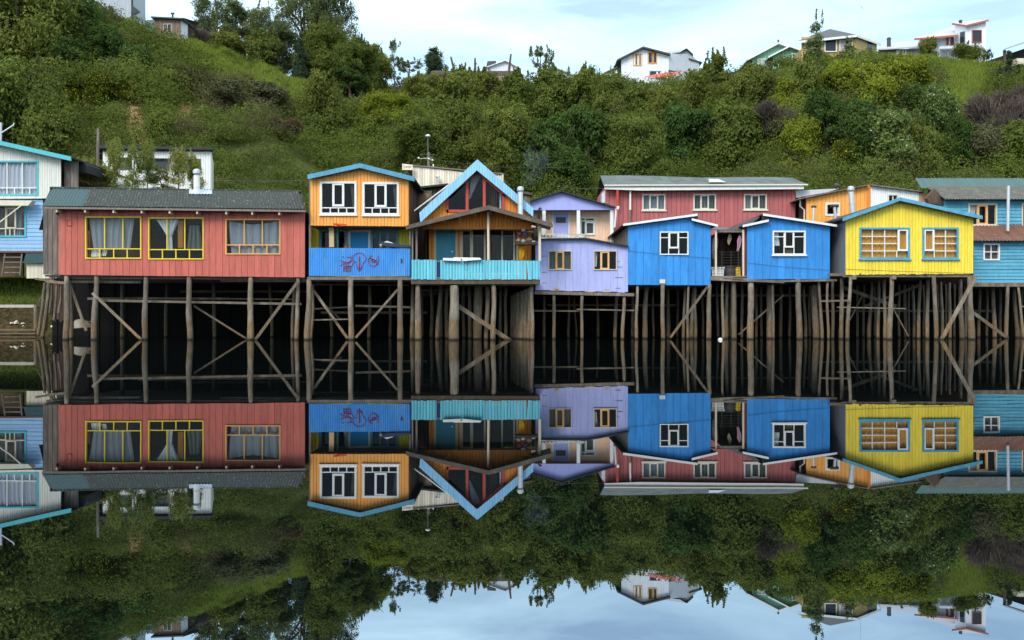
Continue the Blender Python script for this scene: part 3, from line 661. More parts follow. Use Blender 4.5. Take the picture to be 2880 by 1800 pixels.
def lilac_upper():
    Y = 7.2; Yw = 7.95; r = thing('porch_house', 'small peach house with a lilac gable, lilac door and white porch columns', 'house', (X(1600, Y), Y, 2.2))
    gp = [(1478, 568), (1579, 538), (1729, 583)]
    mb = MB(); w = [(1480, 566), (1579, 538), (1729, 583), (1729, 590), (1480, 591)]; mb.hexa(w, Y, Y + .06, Y); mb.build('gable', M_LIL, r)
    roofslab(r, M_DKRF, Y - .25, 12.6, [(1474, 568), (1579, 536), (1731, 581)], 3.2)
    D = (1557, 1598, 599, 690); Wn = (1631.5, 1674, 611, 662)
    front(r, 'wall', M_PEACH, Yw, 1494, 1716, 586, 720, [(1553, 1602, 596, 700), hole(*Wn, 4)], bw=7, g=.6, d=.012)
    mb = MB(); rectframe(mb, 1552, 1603, 595, 700, 5, Yw - .05, Yw + .04, Yw); mb.build('door_frame', M_OFFW, r)
    mb = MB(); mb.pb(1557, 1598, 600, 690, Yw - .01, Yw + .03, .5, Yw); d = mb.build('door', M_LIL, r)
    mb = MB(); mb.pb(1563, 1591, 611, 627, Yw - .02, Yw - .011, .5, Yw); mb.build('door_pane', DARKM, d)
    window(r, Yw, *Wn, 4, M_OFFW, [1646], [(621.5, 1635, 1670)], 3, sash=[(1646, 1672, 624, 660)], sw=4, curtains=[(1636, 1670, 1636, 1670, 616, 658, 4, .02, C_DIM)])
    for x in (1530, 1627, 1721):
        mb = MB(); mb.pb(x - 4.7, x + 4.7, 589, 685, Y + .02, Y + .2, .5, Y); mb.build('porch_column', M_WHITE, r)
    mb = MB(); mb.tube([(X(1733, Y), Y - .2, Z(587, Y)), (X(1739, Y), Y - .2, Z(588, Y))], [.12, .12], 10); mb.tube([(X(1732, Y), Y - .2, Z(590, Y)), (X(1728, Y), Y - .1, Z(640, Y))], [.05, .05], 8); mb.build('downpipe', M_WHITE, r)
    mb = MB(); mb.pb(1480, 1726, 684, 690, Y - .1, Yw + .1, .5, Y); mb.build('porch_floor', M_GREY, r)
    inner(r, Yw, 12.4, X(1494, Yw), X(1716, Yw), Z(700, Yw), Z(588, Yw)); sides(r, M_PEACH, Yw, 12.4, X(1494, Yw), X(1716, Yw), Z(580, Yw), Z(585, Yw), Z(700, Yw))
    mb = MB()
    for i in range(3): mb.tube([(X(1515, Y) , Y - .3, Z(616, Y)), (X(1515, Y), Y - .3, Z(592, Y)), (X(1518, Y), Y - .3, Z(587, Y)), (X(1522, Y), Y - .3, Z(590, Y))], [.05] * 4, 8)
    mb.build('vent_pipe', DARKM, r)
lilac_upper()

# ============================================================ 6. twin blue houses
def blue_house(xl, xr, top, bot, Wn, cols, fL, fR, label, stilts, left):
    Y = 1.5; r = thing('stilt_house', label, 'house', (X((xl + xr) / 2, Y), Y, 0))
    front(r, 'wall', M_BLUE, Y, xl, xr, top, bot, [hole(*Wn, 3.5)], bw=21, g=1.1, d=.022)
    x0, x1, y0, y1 = Wn; a, b = cols; ys = y0 + 17; ye = y0 + 47
    window(r, Y, x0, x1, y0, y1, 3.0 if left else 4.2, M_WHITE, [a, b], [(ys, x0 + 3, a), (ys, b, x1 - 3), (ye, a, b)], 2.2, sash=[(a, b, y0 + 1, ye)], sw=4.2, sill=3 if not left else 0,
           curtains=() if left else [(x0 + 4, x0 + 17, x0 + 4, x0 + 22, y0 + 5, y0 + 42, 2, .03, C_WHITE), (a + 4, b - 4, a + 4, b - 4, y0 + 52, y1 - 6, 2, .02, clothmat('brown_box', (.35, .16, .04)))])
    zt = Z(636, Y); X0, X1 = X(xl, Y), X(xr, Y)
    sides(r, M_GREY if left else M_BRN, Y, 8.2, X0 + .03, X1 - .03, zt, zt, Z(bot[0][1], Y)); inner(r, Y, 8.2, X0, X1, Z(bot[0][1], Y), zt)  # second house: dark brown side wall puts the balcony's shade into the colour
    for nm, pts, th in (('roof', fL, 6), ('roof', fR, 6)):
        mb = MB(); slab(mb, Y - .2, 8.4, [(p[0], p[1] + .5) for p in pts], 3, Y - .2)
        o = mb.build('roof', M_DKRF, r)
    for pts in (fL, fR): fascia(r, M_WHITE, Y - .2, pts, 6.3)
    mb = MB(); yy = prof(top)
    if left: mb.hexa([(1942, 604), (1961, 605), (1961, 617), (1942, 616)], Y - .12, Y + .05, Y)
    else: mb.hexa([(2143, 606), (2161, 606), (2161, 622), (2143, 618)], Y - .12, Y + .05, Y)
    mb.build('roof_step', M_DKRF, r)
    mb = MB(); z0 = 706 if left else 740
    mb.tube([(X(xl + 3, Y), Y - .05, Z(z0, Y)), (X((xl + xr) / 2, Y), Y - .05, Z(z0 + 12, Y)), (X(xr - 2, Y), Y - .05, Z(z0 + 20, Y))], .006, 4); mb.build('wall_cable', DARKM, r)
    for p in stilts: stilt(r, *p)
    return r
r = blue_house(1766, 1999, [(1766, 636.5), (1942, 612), (1999, 633)], [(1766, 801), (1999, 802)], (1855, 1936, 651.5, 717), (1880.5, 1909), [(1752, 629.5), (1961, 601)], [(1945, 614), (2018, 632)],
    'bright blue stilt house with white window next to the lilac shack', [(1791, 802, 1791, 8, 10, 1.6), (1818, 806, 1813, 12, 15, 2.6), (1863, 798, 1865, 11, 13, 1.45), (1879, 806, 1880, 9, 12, 4.2), (1926, 806, 1922, 6, 9, 2.3), (1935, 803, 1934, 6, 8, 1.6),
    (1951, 806, 1944, 10, 13, 3), (1957, 806, 1954, 7, 10, 2.2), (1997, 800, 1991, 11, 14, 1.5), (1837, 806, 1838, 6, 7, 5.5), (1905, 806, 1906, 6, 7, 5.8), (1778, 806, 1780, 7, 9, 4.8), (1975, 806, 1977, 6, 7, 5)], True)
mb = MB(); mb.pb(1855, 1871, 786, 797, 1.38, 1.62, .5, 1.4); mb.build('stilt_cap', METAL, r)
brace(r, 1885, 950, 1990, 806, 8, 1.3, 1.35)
r = blue_house(2100.5, 2334, [(2100.5, 636.5), (2161, 611), (2334, 634)], [(2100.5, 785.5), (2334, 785)], (2172, 2265, 649, 717.5), (2205, 2233), [(2088.5, 633), (2161, 617.5)], [(2145.5, 600.5), (2353, 632)],
    'bright blue stilt house with white window beside the yellow house', [(2111, 786, 2111, 16, 18, 1.4), (2163, 800, 2164, 13, 16, 2.8), (2174, 800, 2174, 8, 9, 1.9), (2197, 800, 2195, 8, 10, 4.6), (2245, 785, 2248, 14, 17, 1.4), (2290, 800, 2295, 16, 20, 2.6), (2303, 793, 2313, 7, 10, 1.5),
    (2327, 793, 2329, 7, 8, 1.4), (2140, 805, 2142, 6, 7, 5.4), (2222, 805, 2220, 6, 8, 5.2), (2262, 805, 2265, 7, 9, 4.4), (2278, 805, 2276, 7, 8, 5.6), (2128, 805, 2126, 6, 8, 4)], False)
brace(r, 2077, 941, 2204, 830, 5, 2.2, 2.6); brace(r, 2098, 788, 2205, 793, 9, 1.3, None, .15, 'crossbeam'); brace(r, 2180, 791, 2352, 788, 7, 1.32, None, .15, 'crossbeam')

# covered balcony between the blue houses
def balcony():
    Y = 1.7; r = thing('covered_balcony', 'dark covered balcony with wire railing squeezed between the two blue houses', 'balcony', (X(2045, Y), Y, 0))
    mb = MB()
    a = Vector((X(2016, Y), Y - .1, Z(645, Y))); 
    sheet(mb, (X(2012, Y), Y - .15, Z(648, Y)), Vector((1, 0, 0)), Vector((0, .96, .12)).normalized(), Vector((0, -.1, 1)), 0, X(2092, Y) - X(2012, Y), [(0, 0), (.7, .06), (1.3, -.03)], 5, (), 'wave', .12, 0, .035)
    mb.hexa([(2048, 642), (2092, 626), (2110, 618), (2150, 600), (2150, 604), (2100, 640), (2080, 646), (2050, 650)], Y + .3, Y + 4, Y); mb.build('roof', paint('grey_sheet', (.12, .125, .13), .1, .3, rough=.5), r)
    mb = MB(); mb.pb(2012, 2092, 648, 654, Y - .1, Y, .5, Y); mb.build('lintel', M_GREY, r)
    mb = MB(); mb.pb(2000, 2101, 776, 780, Y - .25, 7, .5, Y - .25); mb.build('floor', M_GREY, r)
    mb = MB(); mb.pb(1999, 2101, 640, 780, 6.9, 7, .3, Y); mb.build('back_wall', M_BRN, r)
    for x, w in ((2013.5, 5), (2090.5, 5)):
        mb = MB(); mb.pb(x - w / 2, x + w / 2, 646, 778, Y - .22, Y - .14, .8, Y - .2); mb.build('post', M_NFR, r)
    mb = MB(); mb.pb(2093, 2099.5, 640, 778, Y - .02, Y + .02, .5, Y); mb.build('side_board', M_RFR, r)
    mb = MB()
    for i in range(9): y = 709 + i * 7.6; mb.tube([(X(2000, Y), Y - .16, Z(y, Y)), (X(2050, Y), Y - .16, Z(y + 1.2, Y)), (X(2090, Y), Y - .16, Z(y, Y))], .007, 4)
    for i, x in enumerate((2006, 2028, 2054, 2074)): mb.tube([(X(x, Y), Y - .15, Z(706, Y)), (X(x, Y), Y - .15, Z(776, Y))], .011, 5)
    mb.build('wire_railing', DARKM, r)
    brace(r, 1999, 784, 2102, 788, 11, Y - .3, None, .15, 'crossbeam'); brace(r, 2034, 780, 2100, 786, 3, Y - .4, None, .04, 'loose_lath')
    for p in ((2033, 790, 2033, 7, 9, 1.6), (2044, 792, 2043, 8, 12, 3.0), (2062, 788, 2066, 12, 16, 1.6), (2017, 795, 2019, 6, 7, 5), (2086, 795, 2087, 7, 8, 4), (2055, 795, 2054, 5, 6, 5.6)): stilt(r, *p)
balcony()

# ============================================================ 7. yellow house
def yellow_house():
    Y = .8; r = thing('stilt_house', 'bright yellow ribbed house with blue window frames, amber curtains and blue gable trim', 'house', (X(2557, Y), Y, 0))
    A = (2416, 2558, 640, 729.5); B = (2593, 2695, 640, 729.5)
    front(r, 'wall', M_YEL, Y, 2378, 2737, [(2378, 614), (2530.7, 564), (2737, 606)], [(2378, 773.5), (2480, 772), (2640, 771.5), (2737, 770)], [hole(*A, 5), hole(*B, 5)], bw=9.2, g=1.6, d=.035, ragged=.012)
    mk = lambda x0, x1, y0, y1: [(x0, x1, x0 - 1, x1 + 1, y0, y1, 9, .022, C_YEL)]
    window(r, Y, *A, 5.5, M_TEALF, [2453, 2488, (2522, 705.7, 725)], [(664.8, 2420, 2522), (685, 2420, 2522), (705.7, 2420, 2554)], 2.1, M_WHITE, sash=[(2524, 2553.5, 644.5, 706)], sw=5, sill=3, curtains=mk(2421, 2554, 645, 726), label='larger blue framed window with white grid and amber curtain')
    window(r, Y, *B, 5.5, M_TEALF, [(2627.5, 706, 725), 2659], [(664.8, 2627, 2690), (685, 2627, 2690), (705.7, 2598, 2690)], 2.1, M_WHITE, sash=[(2597.5, 2627, 644.5, 706)], sw=5, sill=3, curtains=mk(2598, 2690, 645, 726), label='smaller blue framed window with white grid and amber curtain')
    x0, x1 = X(2378, Y), X(2737, Y)
    sides(r, M_SIDE, Y, 9.5, x0 + .04, x1 - .04, Z(612, Y), Z(606, Y), Z(772, Y), kind='wave', bw=.2); inner(r, Y, 9.5, x0, x1, Z(772, Y), Z(612, Y))
    roofslab(r, M_DKRF, Y - .3, 9.8, [(2367, 613), (2530.7, 556), (2763, 608)], 5)
    fascia(r, M_TEALF, Y - .3, [(2369.5, 612.5), (2530.7, 555), (2762, 607)], 10)
    mb = MB(); mb.hexa([(2318, 627), (2372, 610), (2372, 614), (2318, 631)], Y + 1.1, 9.5, Y + 1.1); mb.build('lower_eaves', M_DKRF, r)
    mb = MB(); mb.pb(2336, 2378, 768, 776, Y + .3, Y + .5, .5, Y + .2); mb.build('ledge', M_GREY, r)
    mb = MB()
    for x in (2399, 2511): mb.pb(x - 6, x + 6, 775, 786, Y - .15, Y + .12, .8, Y)
    mb.pb(2374, 2742, 773, 779, Y + .03, Y + .25, .5, Y); mb.build('bearer', M_GREY, r)
    mb = MB(); mb.tube([(X(2379, Y), Y - .05, Z(757, Y)), (X(2530, Y), Y - .05, Z(763, Y)), (X(2736, Y), Y - .05, Z(769, Y))], .006, 4); mb.build('wall_cable', DARKM, r)
    mb = MB()
    for x, y, w, h in ((2416, 769, 5, 4), (2560, 770.5, 14, 2), (2596, 770, 10, 2.2), (2640, 770, 12, 1.8)):
        mb.pb(x, x + w, y, y + h, Y - .045, Y - .037, .5, Y)
    mb.build('broken_edge', M_DKRF, r)
    for a in ((2306, 847, 2393, 845, 6, .6), (2354, 864, 2547, 868, 3.6, .4)): brace(r, *a, None, .05, 'crossbeam')
    brace(r, 2647, 956, 2744, 778, 13, Y - .2, Y - .1); brace(r, 2372, 808, 2520, 862, 12, 3.5, 3.6); brace(r, 2430, 862, 2592, 800, 9, 4.2, 4.4); brace(r, 2390, 900, 2425, 832, 4, 3, 3); brace(r, 2512, 868, 2555, 946, 4, 2.5, 2.6)
    S = [(2343, 790, 2341, 8, 10, 2.2), (2368, 782, 2365, 10, 13, 1.8), (2391, 780, 2383, 9, 12, Y), (2452, 792, 2444, 7, 11, 3.4), (2471, 790, 2470, 8, 9, 2.8), (2489, 785, 2487, 8, 10, 1.8), (2508, 780, 2501, 11, 17, Y),
         (2569, 800, 2570, 7, 8, 3.8), (2587, 785, 2583, 7, 11, 2.6), (2609, 785, 2608, 9, 11, 2.0), (2626, 774, 2634, 11, 13, Y), (2647, 792, 2650, 7, 9, 3.6), (2671, 795, 2671, 8, 10, 2.8), (2700, 786, 2706, 9, 14, 1.9), (2726, 778, 2733, 13, 19, Y),
         (2410, 800, 2412, 6, 7, 4.8), (2430, 800, 2428, 6, 8, 5.6), (2527, 800, 2530, 6, 7, 5), (2545, 800, 2546, 8, 9, 4.4), (2555, 800, 2557, 5, 6, 6), (2597, 800, 2598, 5, 6, 5.6), (2660, 800, 2662, 5, 6, 5.8), (2685, 800, 2684, 5, 7, 5), (2637, 800, 2639, 5, 6, 6.4), (2460, 800, 2461, 5, 6, 6.6), (2715, 800, 2716, 6, 7, 4.4)]
    for p in S: stilt(r, *p)
yellow_house()

# ============================================================ 8. teal house at the right edge
def teal_house():
    Y = 3.2; r = thing('stilt_house', 'weathered teal board house at the right edge with a rusty skirt roof', 'house', (X(2830, Y), Y, 0))
    Wl = (2764, 2810.5, 685, 732.5)
    front(r, 'lower_wall', M_TEALW, Y, 2738, 3120, 668, 795, [hole(*Wl, 4)], kind='lap', bw=9.5, d=.035, jit=.008, swap=True)
    window(r, Y, *Wl, 4.2, M_WHITE, [2787], [708.5], 2.6, curtains=[(2768, 2806, 2768, 2806, 690, 730, 4, .02, clothmat('lace_curtain', (.24, .21, .20)))], label='small white four-pane window in the lower wall')
    Yu = 4.6; Wu = (2722, 2803, 572.5, 635); W2 = (2872, 2950, 572, 640)
    front(r, 'upper_wall', M_TEALW, Yu, 2655, 3120, 556, 660, [hole(*Wu, 4), hole(*W2, 4)], kind='lap', bw=10, d=.035, jit=.006, swap=True)
    window(r, Yu, *Wu, 4.5, M_NFR, [2749, 2776], [], 4, sash=[(2749, 2775, 577, 631)], sashmat=M_OFR, sw=4, sill=2, curtains=[(2726, 2746, 2726, 2742, 578, 604, 2, .02, C_WHITE)], label='natural wood window in the upper wall'); window(r, Yu, *W2, 4, M_NFR, [], [], 3, label='upper window cut by the picture edge')
    # rusty skirt roof
    mb = MB(); sheet(mb, (X(2736, Y) - .1, Y - .35, Z(678, Y - .3)), (1, 0, 0), Vector((0, 1.7, .9)).normalized(), Vector((0, -.9, 1.7)).normalized(), 0, X(3120, Y) - X(2736, Y), 0, 2.0, (), 'wave', .17, 0, .035); mb.build('skirt_roof', M_RUST, r)
    # upper roofs
    mb = MB(); V = Vector((-.12, 2.2, 1.05)).normalized(); N = Vector((1, 0, 0)).cross(V)
    sheet(mb, (X(2660, Yu - .4), Yu - .4, Z(561, Yu - .4)), (1, 0, 0), V, N, 0, 12, 0, 2.1, (), 'wave', .15, 0, .035); mb.build('front_roof', M_RFG, r)
    mb = MB(); mb.hexa([(2634, 528), (2664, 562), (2655, 575), (2618, 570), (2612, 556)], Yu + .2, Yu + .5, Yu); mb.build('gable_end', M_BRN, r)
    Yb = 8.5
    mb = MB(); V = Vector((1.0, 3.0, .99)).normalized(); N = Vector((1, 0, 0)).cross(V)
    sheet(mb, (X(2592, Yb - 1), Yb - 1, Z(530, Yb - 1)), (1, 0, 0), V, N, 0, 15, 0, 3.3, (), 'wave', .2, 0, .035); mb.build('rear_roof', M_RFT, r)
    mb = MB(); mb.pb(2612, 3100, 534, 640, Yb, Yb + .1, .5, Yb); mb.build('rear_wall', M_BRN, r)
    inner(r, Y, 10, X(2738, Y), X(3120, Y), Z(797, Y), Z(672, Y)); inner(r, Yu, 10, X(2660, Yu), X(3120, Yu), Z(655, Yu), Z(560, Yu))
    mb = MB(); a = X(2662, Yu); mb.box(a - .05, a + .02, Yu, 9.5, Z(660, Yu), Z(560, Yu)); mb.build('side_wall', M_TEALW, r)
    mb = MB(); a = X(2740, Y); mb.box(a - .02, a + .04, Y, 9.5, Z(795, Y), Z(668, Y)); mb.build('lower_side_wall', M_BRN, r)
    mb = MB(); mb.tube([(X(2844, Y), Y + .3, Z(648, Y)), (X(2846, Y), Y + .3, Z(520, Y))], [.07, .07], 12); mb.build('flue_pole', METAL, r)
    mb = MB(); mb.pb(2734, 3120, 795, 806, Y - .05, Y + .2, .6, Y - .05); mb.build('crossbeam', PILE, r)
    for p in ((2834, 806, 2829, 9, 12, Y), (2794, 808, 2797, 9, 12, Y + 1.4), (2852, 808, 2862, 9, 11, Y + 1.2), (2863, 808, 2880, 6, 8, Y), (2755, 808, 2753, 7, 9, Y + 2.2), (2775, 808, 2776, 6, 7, Y + 3), (2812, 808, 2814, 6, 8, Y + 3.2), (2873, 808, 2870, 6, 8, Y + 3)): stilt(r, *p)
    brace(r, 2738, 880, 2835, 952, 11, 2.2, 3.0); brace(r, 2870, 862, 2900, 862, 4, Y, None)
teal_house()

# ============================================================ 9. back row: long red building, orange and white building
def back_red():
    Y = 9.3; r = thing('long_house', 'long faded red building with white eaves board and patched green roof behind the blue houses', 'house', (X(1970, Y), Y, 2.2))
    WS = [(1806, 1871, 546, 592), (1949.5, 2013.5, 546, 591), (2091.5, 2156, 546, 590.5)]
    front(r, 'wall', M_REDB, Y, 1702, 2237, [(1702, 524), (2237, 522)], 690, [hole(*w, 3.5) for w in WS], bw=12.5, g=1.1)
    cu = [[(1811, 1868, 1811, 1868, 550, 588, 6, .03, clothmat('lace', (.48, .50, .58)))], [(1955, 2010, 1955, 2010, 551, 588, 4, .02, C_DIM), (1968, 1985, 1968, 1985, 551, 588, 1, .02, C_GREY)], [(2096, 2112, 2096, 2118, 551, 588, 3, .04, C_GREY), (2112, 2152, 2112, 2152, 551, 588, 3, .02, C_DIM)]]
    for w, c, lb in zip(WS, cu, ('cream window with lace curtain', 'middle cream window with dim panes', 'cream window with half drawn curtain')):
        window(r, Y, *w, 3.8, M_CFR, [w[0] + 21, w[1] - 21], [], 3, sash=[(w[0] + 21, w[1] - 21, w[2] + 3, w[3] - 3)], sw=3, sill=3, curtains=c, label=lb)
    E0 = Vector((X(1699, Y - .5), Y - .5, Z(521, Y - .5))); E1 = Vector((X(2272, Y - .5), Y - .5, Z(519.5, Y - .5)))
    R0 = Vector((X(1688, Y + 2.3), Y + 2.3, Z(494, Y + 2.3))); R1 = Vector((X(2228, Y + 2.3), Y + 2.3, Z(500.5, Y + 2.3)))
    n = 26; mb = MB()
    for i in range(n):
        for j in range(2):
            u0, u1 = i / n, (i + 1) / n; v0, v1 = j / 2, (j + 1) / 2
            P = lambda u, v: E0.lerp(E1, u).lerp(R0.lerp(R1, u), v) + Vector((0, 0, .01 * random.random() + .03 * math.sin(u * 9)))
            mb.add([P(u0, v0), P(u1, v0), P(u1, v1), P(u0, v1)], [(0, 1, 2, 3)])
    B = Vector((0, 2.8, -1.2)); mb.add([R0, R1, R1 + B, R0 + B], [(0, 1, 2, 3)]); dn = Vector((0, 0, -.08)); mb.add([E0 + dn, E1 + dn, R1 + dn, R0 + dn], [(0, 1, 2, 3)])
    mb.build('roof', M_RFB, r)
    mb = MB(); c = lambda u, v: E0.lerp(E1, u).lerp(R0.lerp(R1, u), v) + Vector((0, -.0, .06)); mb.add([c(.525, .2), c(.61, .2), c(.595, .62), c(.545, .62)], [(0, 1, 2, 3)]); mb.build('skylight', METAL, r)
    fascia(r, M_WHITE, Y - .42, [(1700, 521.5), (1800, 525), (2260, 521)], 11, 'eaves_board'); fascia(r, M_CFR, Y - .52, [(1699, 519.5), (2272, 517.5)], 4, 'gutter')
    mb = MB(); mb.tube([(X(1771, Y), Y - .25, Z(532, Y)), (X(1771, Y), Y - .25, Z(592, Y))], .055, 10); mb.build('downpipe', M_WHITE, r)
    mb = MB(); mb.tube([(X(1770, Y), Y - .22, Z(592, Y)), (X(1770, Y), Y - .22, Z(640, Y))], .05, 10); mb.build('lower_pipe', M_GREY, r)
    mb = MB(); mb.pb(1731, 1737, 533, 585, Y - .45, Y - .35, .5, Y); mb.build('eaves_post', paint('fresh_red', (.50, .06, .03)), r)
    mb = MB(); mb.hexa([(1692, 545), (1702, 533), (1702, 570), (1692, 570)], Y, Y + 1, Y); mb.build('side_sheet', METAL, r)
    inner(r, Y, 14.2, X(1702, Y), X(2237, Y), Z(690, Y), Z(526, Y)); sides(r, M_REDB, Y, 14.2, X(1702, Y) + .03, X(2237, Y) - .03, Z(524, Y), Z(522, Y), Z(690, Y))
back_red()
def back_orange():
    Y = 8.2; r = thing('flat_house', 'orange building with a white corrugated half and several stove pipes, behind the yellow gable', 'house', (X(2440, Y), Y, 2.2))
    Wn = (2320, 2361, 570, 608)
    front(r, 'wall', M_ORA, Y, 2267, 2437, [(2267, 553), (2350, 538), (2437, 523.5)], 690, [hole(*Wn, 4)], bw=11, g=1)
    window(r, Y, *Wn, 6, M_OFFW, label='small square window with pale frame')
    Y2 = Y - .05
    mb = MB(); sheet(mb, (0, Y2, 0), (1, 0, 0), (0, 0, 1), (0, -1, 0), X(2437, Y2), X(2449, Y2), Z(690, Y2), Z(520, Y2), (), 'flat', .5); mb.build('corner_wall', M_ORD, r)
    Wm = (2495, 2526, 546, 580)
    front(r, 'white_wall', M_WHITE, Y2, 2449, 2584, [(2449, 523), (2584, 541)], 690, [hole(*Wm, 4)], kind='wave', bw=6, d=.03, ragged=0); window(r, Y2, *Wm, 4, M_CFR, [2511], [], 3, label='window in the white wall partly hidden by the yellow gable')
    front(r, 'end_wall', paint('faded_orange', (.62, .30, .16), .06, .3, (.45, .28, .2), (.5, .7), 3), Y2, 2584, 2618, [(2584, 542), (2618, 548)], 690, bw=12, g=1)
    mb = MB(); slab(mb, Y - .3, 13, [(2240, 560), (2350, 537), (2440, 519.5)], 3, Y - .1); slab(mb, Y - .28, 13, [(2447, 519.5), (2597, 539)], 3, Y - .1); mb.build('roof', M_GREY, r)
    mb = MB(); mb.hexa([(2237, 536), (2360, 530), (2330, 540), (2240, 556)], Y + 1, Y + 5, Y + 1); mb.build('rear_roof', paint('pale_metal_roof', (.50, .52, .56), .05, .2, rough=.5), r)
    inner(r, Y, 13, X(2267, Y), X(2618, Y), Z(690, Y), Z(556, Y)); sides(r, M_BRN, Y, 13, X(2267, Y) + .03, X(2618, Y) - .03, Z(552, Y), Z(548, Y), Z(690, Y))
    flue(r, 2393, 540, 606, 15, Y - 1.5, 'hat', METAL, lean=6); flue(r, 2289, 584, 640, 6, Y - 1.2, 'tee', METAL, lean=-3); flue(r, 2347, 583, 636, 8, Y - 1.3, 'tee', METAL, lean=4, capw=22)
    mb = MB(); mb.tube([(X(2252, Y), Y + .1, Z(556, Y)), (X(2252, Y), Y + .1, Z(580, Y)), (X(2264, Y), Y + .1, Z(590, Y)), (X(2264, Y), Y + .1, Z(640, Y))], .045, 8); mb.build('downpipe', M_CFR, r)
    mb = MB(); c = Vector((X(2362, Y), Y + .5, Z(518, Y)))
    mb.tube([c + Vector((0, 0, -.35)), c + Vector((0, 0, -.05))], .02, 6); mb.tube([c + Vector((0, 0, d * .14)) for d in (-1, -.7, 0, .7, 1)], [.02, .1, .14, .1, .02], 10); mb.build('vent_ball', DARKM, r)
back_orange()

# ============================================================ 10. white and pale-blue house at the left edge, shed, boxes
def left_house():
    Y = 15.5; r = thing('two_tone_house', 'white over pale-blue board house with turquoise gable trim at the left edge', 'house', (X(60, Y), Y, 3.4))
    A = (-70, 110, 452, 551); B = (-60, 75, 577, 667)
    front(r, 'upper_wall', M_OFFW, Y, -160, 172, [(-160, 372), (0, 405), (172, 445)], [(-160, 560), (172, 558)], [hole(*A, 5)], bw=6.5, g=.8)
    window(r, Y, *A, 5, M_LTEAL, [20, 63, (-20, 528, 547), (41, 528, 547), (84, 528, 547)], [528.5], 2.6, M_WHITE, curtains=[(-66, 108, -66, 108, 456, 549, 14, .05, C_SIL)], label='wide upper window with silvery curtains')
    front(r, 'lower_wall', M_PALEB, Y + .1, -160, 121, 562, 708, [hole(*B, 5)], kind='lap', bw=11, d=.03, swap=True)
    window(r, Y + .1, *B, 5, M_LTEAL, [16, (41, 643, 664), (28, 643, 664)], [643], 3, M_CREAM, sash=[(17, 46, 584, 643)], sashmat=M_CREAM, sw=4, curtains=[(-50, 14, -50, 14, 582, 664, 5, .04, C_DIM), (46, 62, 44, 60, 582, 664, 2, .04, C_GREY)], label='lower window with cream sash')
    fascia(r, M_LTEAL, Y - .5, [(-160, 362), (0, 396), (201, 441)], 12)
    roofslab(r, M_DKRF, Y - .5, Y + 8, [(-160, 361), (0, 395), (203, 441)], 4)
    mb = MB(); mb.hexa([(203, 441), (247, 463), (244, 486), (222, 484), (203, 453)], Y + 1, Y + 3, Y + 1); mb.build('rear_eaves', M_DKRF, r)
    mb = MB(); sheet(mb, (0, Y + .4, 0), (1, 0, 0), (0, 0, 1), (0, -1, 0), X(172, Y), X(212, Y), Z(560, Y), Z(448, Y), (), 'v', .2, .03, .04); mb.build('side_boards', M_GREY, r)
    mb = MB(); sheet(mb, (0, Y + .3, 0), (1, 0, 0), (0, 0, 1), (0, -1, 0), X(121, Y), X(172, Y), Z(745, Y), Z(560, Y), (), 'v', .2, .03, .04); mb.build('end_boards', M_GREY, r)
    mb = MB(); mb.hexa([(-160, 563), (98, 566), (86, 580), (-160, 578)], Y - .6, Y - .1, Y - .3); mb.build('canopy', M_CREAM, r)
    brace(r, -20, 640, 62, 576, 4, Y - .5, Y - .6, .05, 'canopy_strut', M_CREAM)
    inner(r, Y, Y + 7, X(-160, Y), X(172, Y), Z(712, Y), Z(452, Y))
    mb = MB(); mb.pb(-160, 160, 708, 713, Y - .7, Y + 1, .5, Y); mb.build('deck', paint('red_brown_deck', (.16, .07, .045)), r)
    # step ladder under the deck
    mb = MB()
    for y in (722, 736, 750, 765): mb.pb(10, 62, y, y + 3, Y - .85, Y - .75, .5, Y - .8)
    mb.beam(14, 714, 6, 775, 4, Y - .8, Y - .9, .06); mb.beam(62, 714, 56, 775, 4, Y - .8, Y - .9, .06); mb.build('steps', M_GREY, r)
    mb = MB(); mb.pb(-160, 66, 713, 778, Y - .1, Y + .1, .2, Y); mb.build('underfloor_boards', paint('dark_ochre', (.10, .06, .02), .3), r)
left_house()
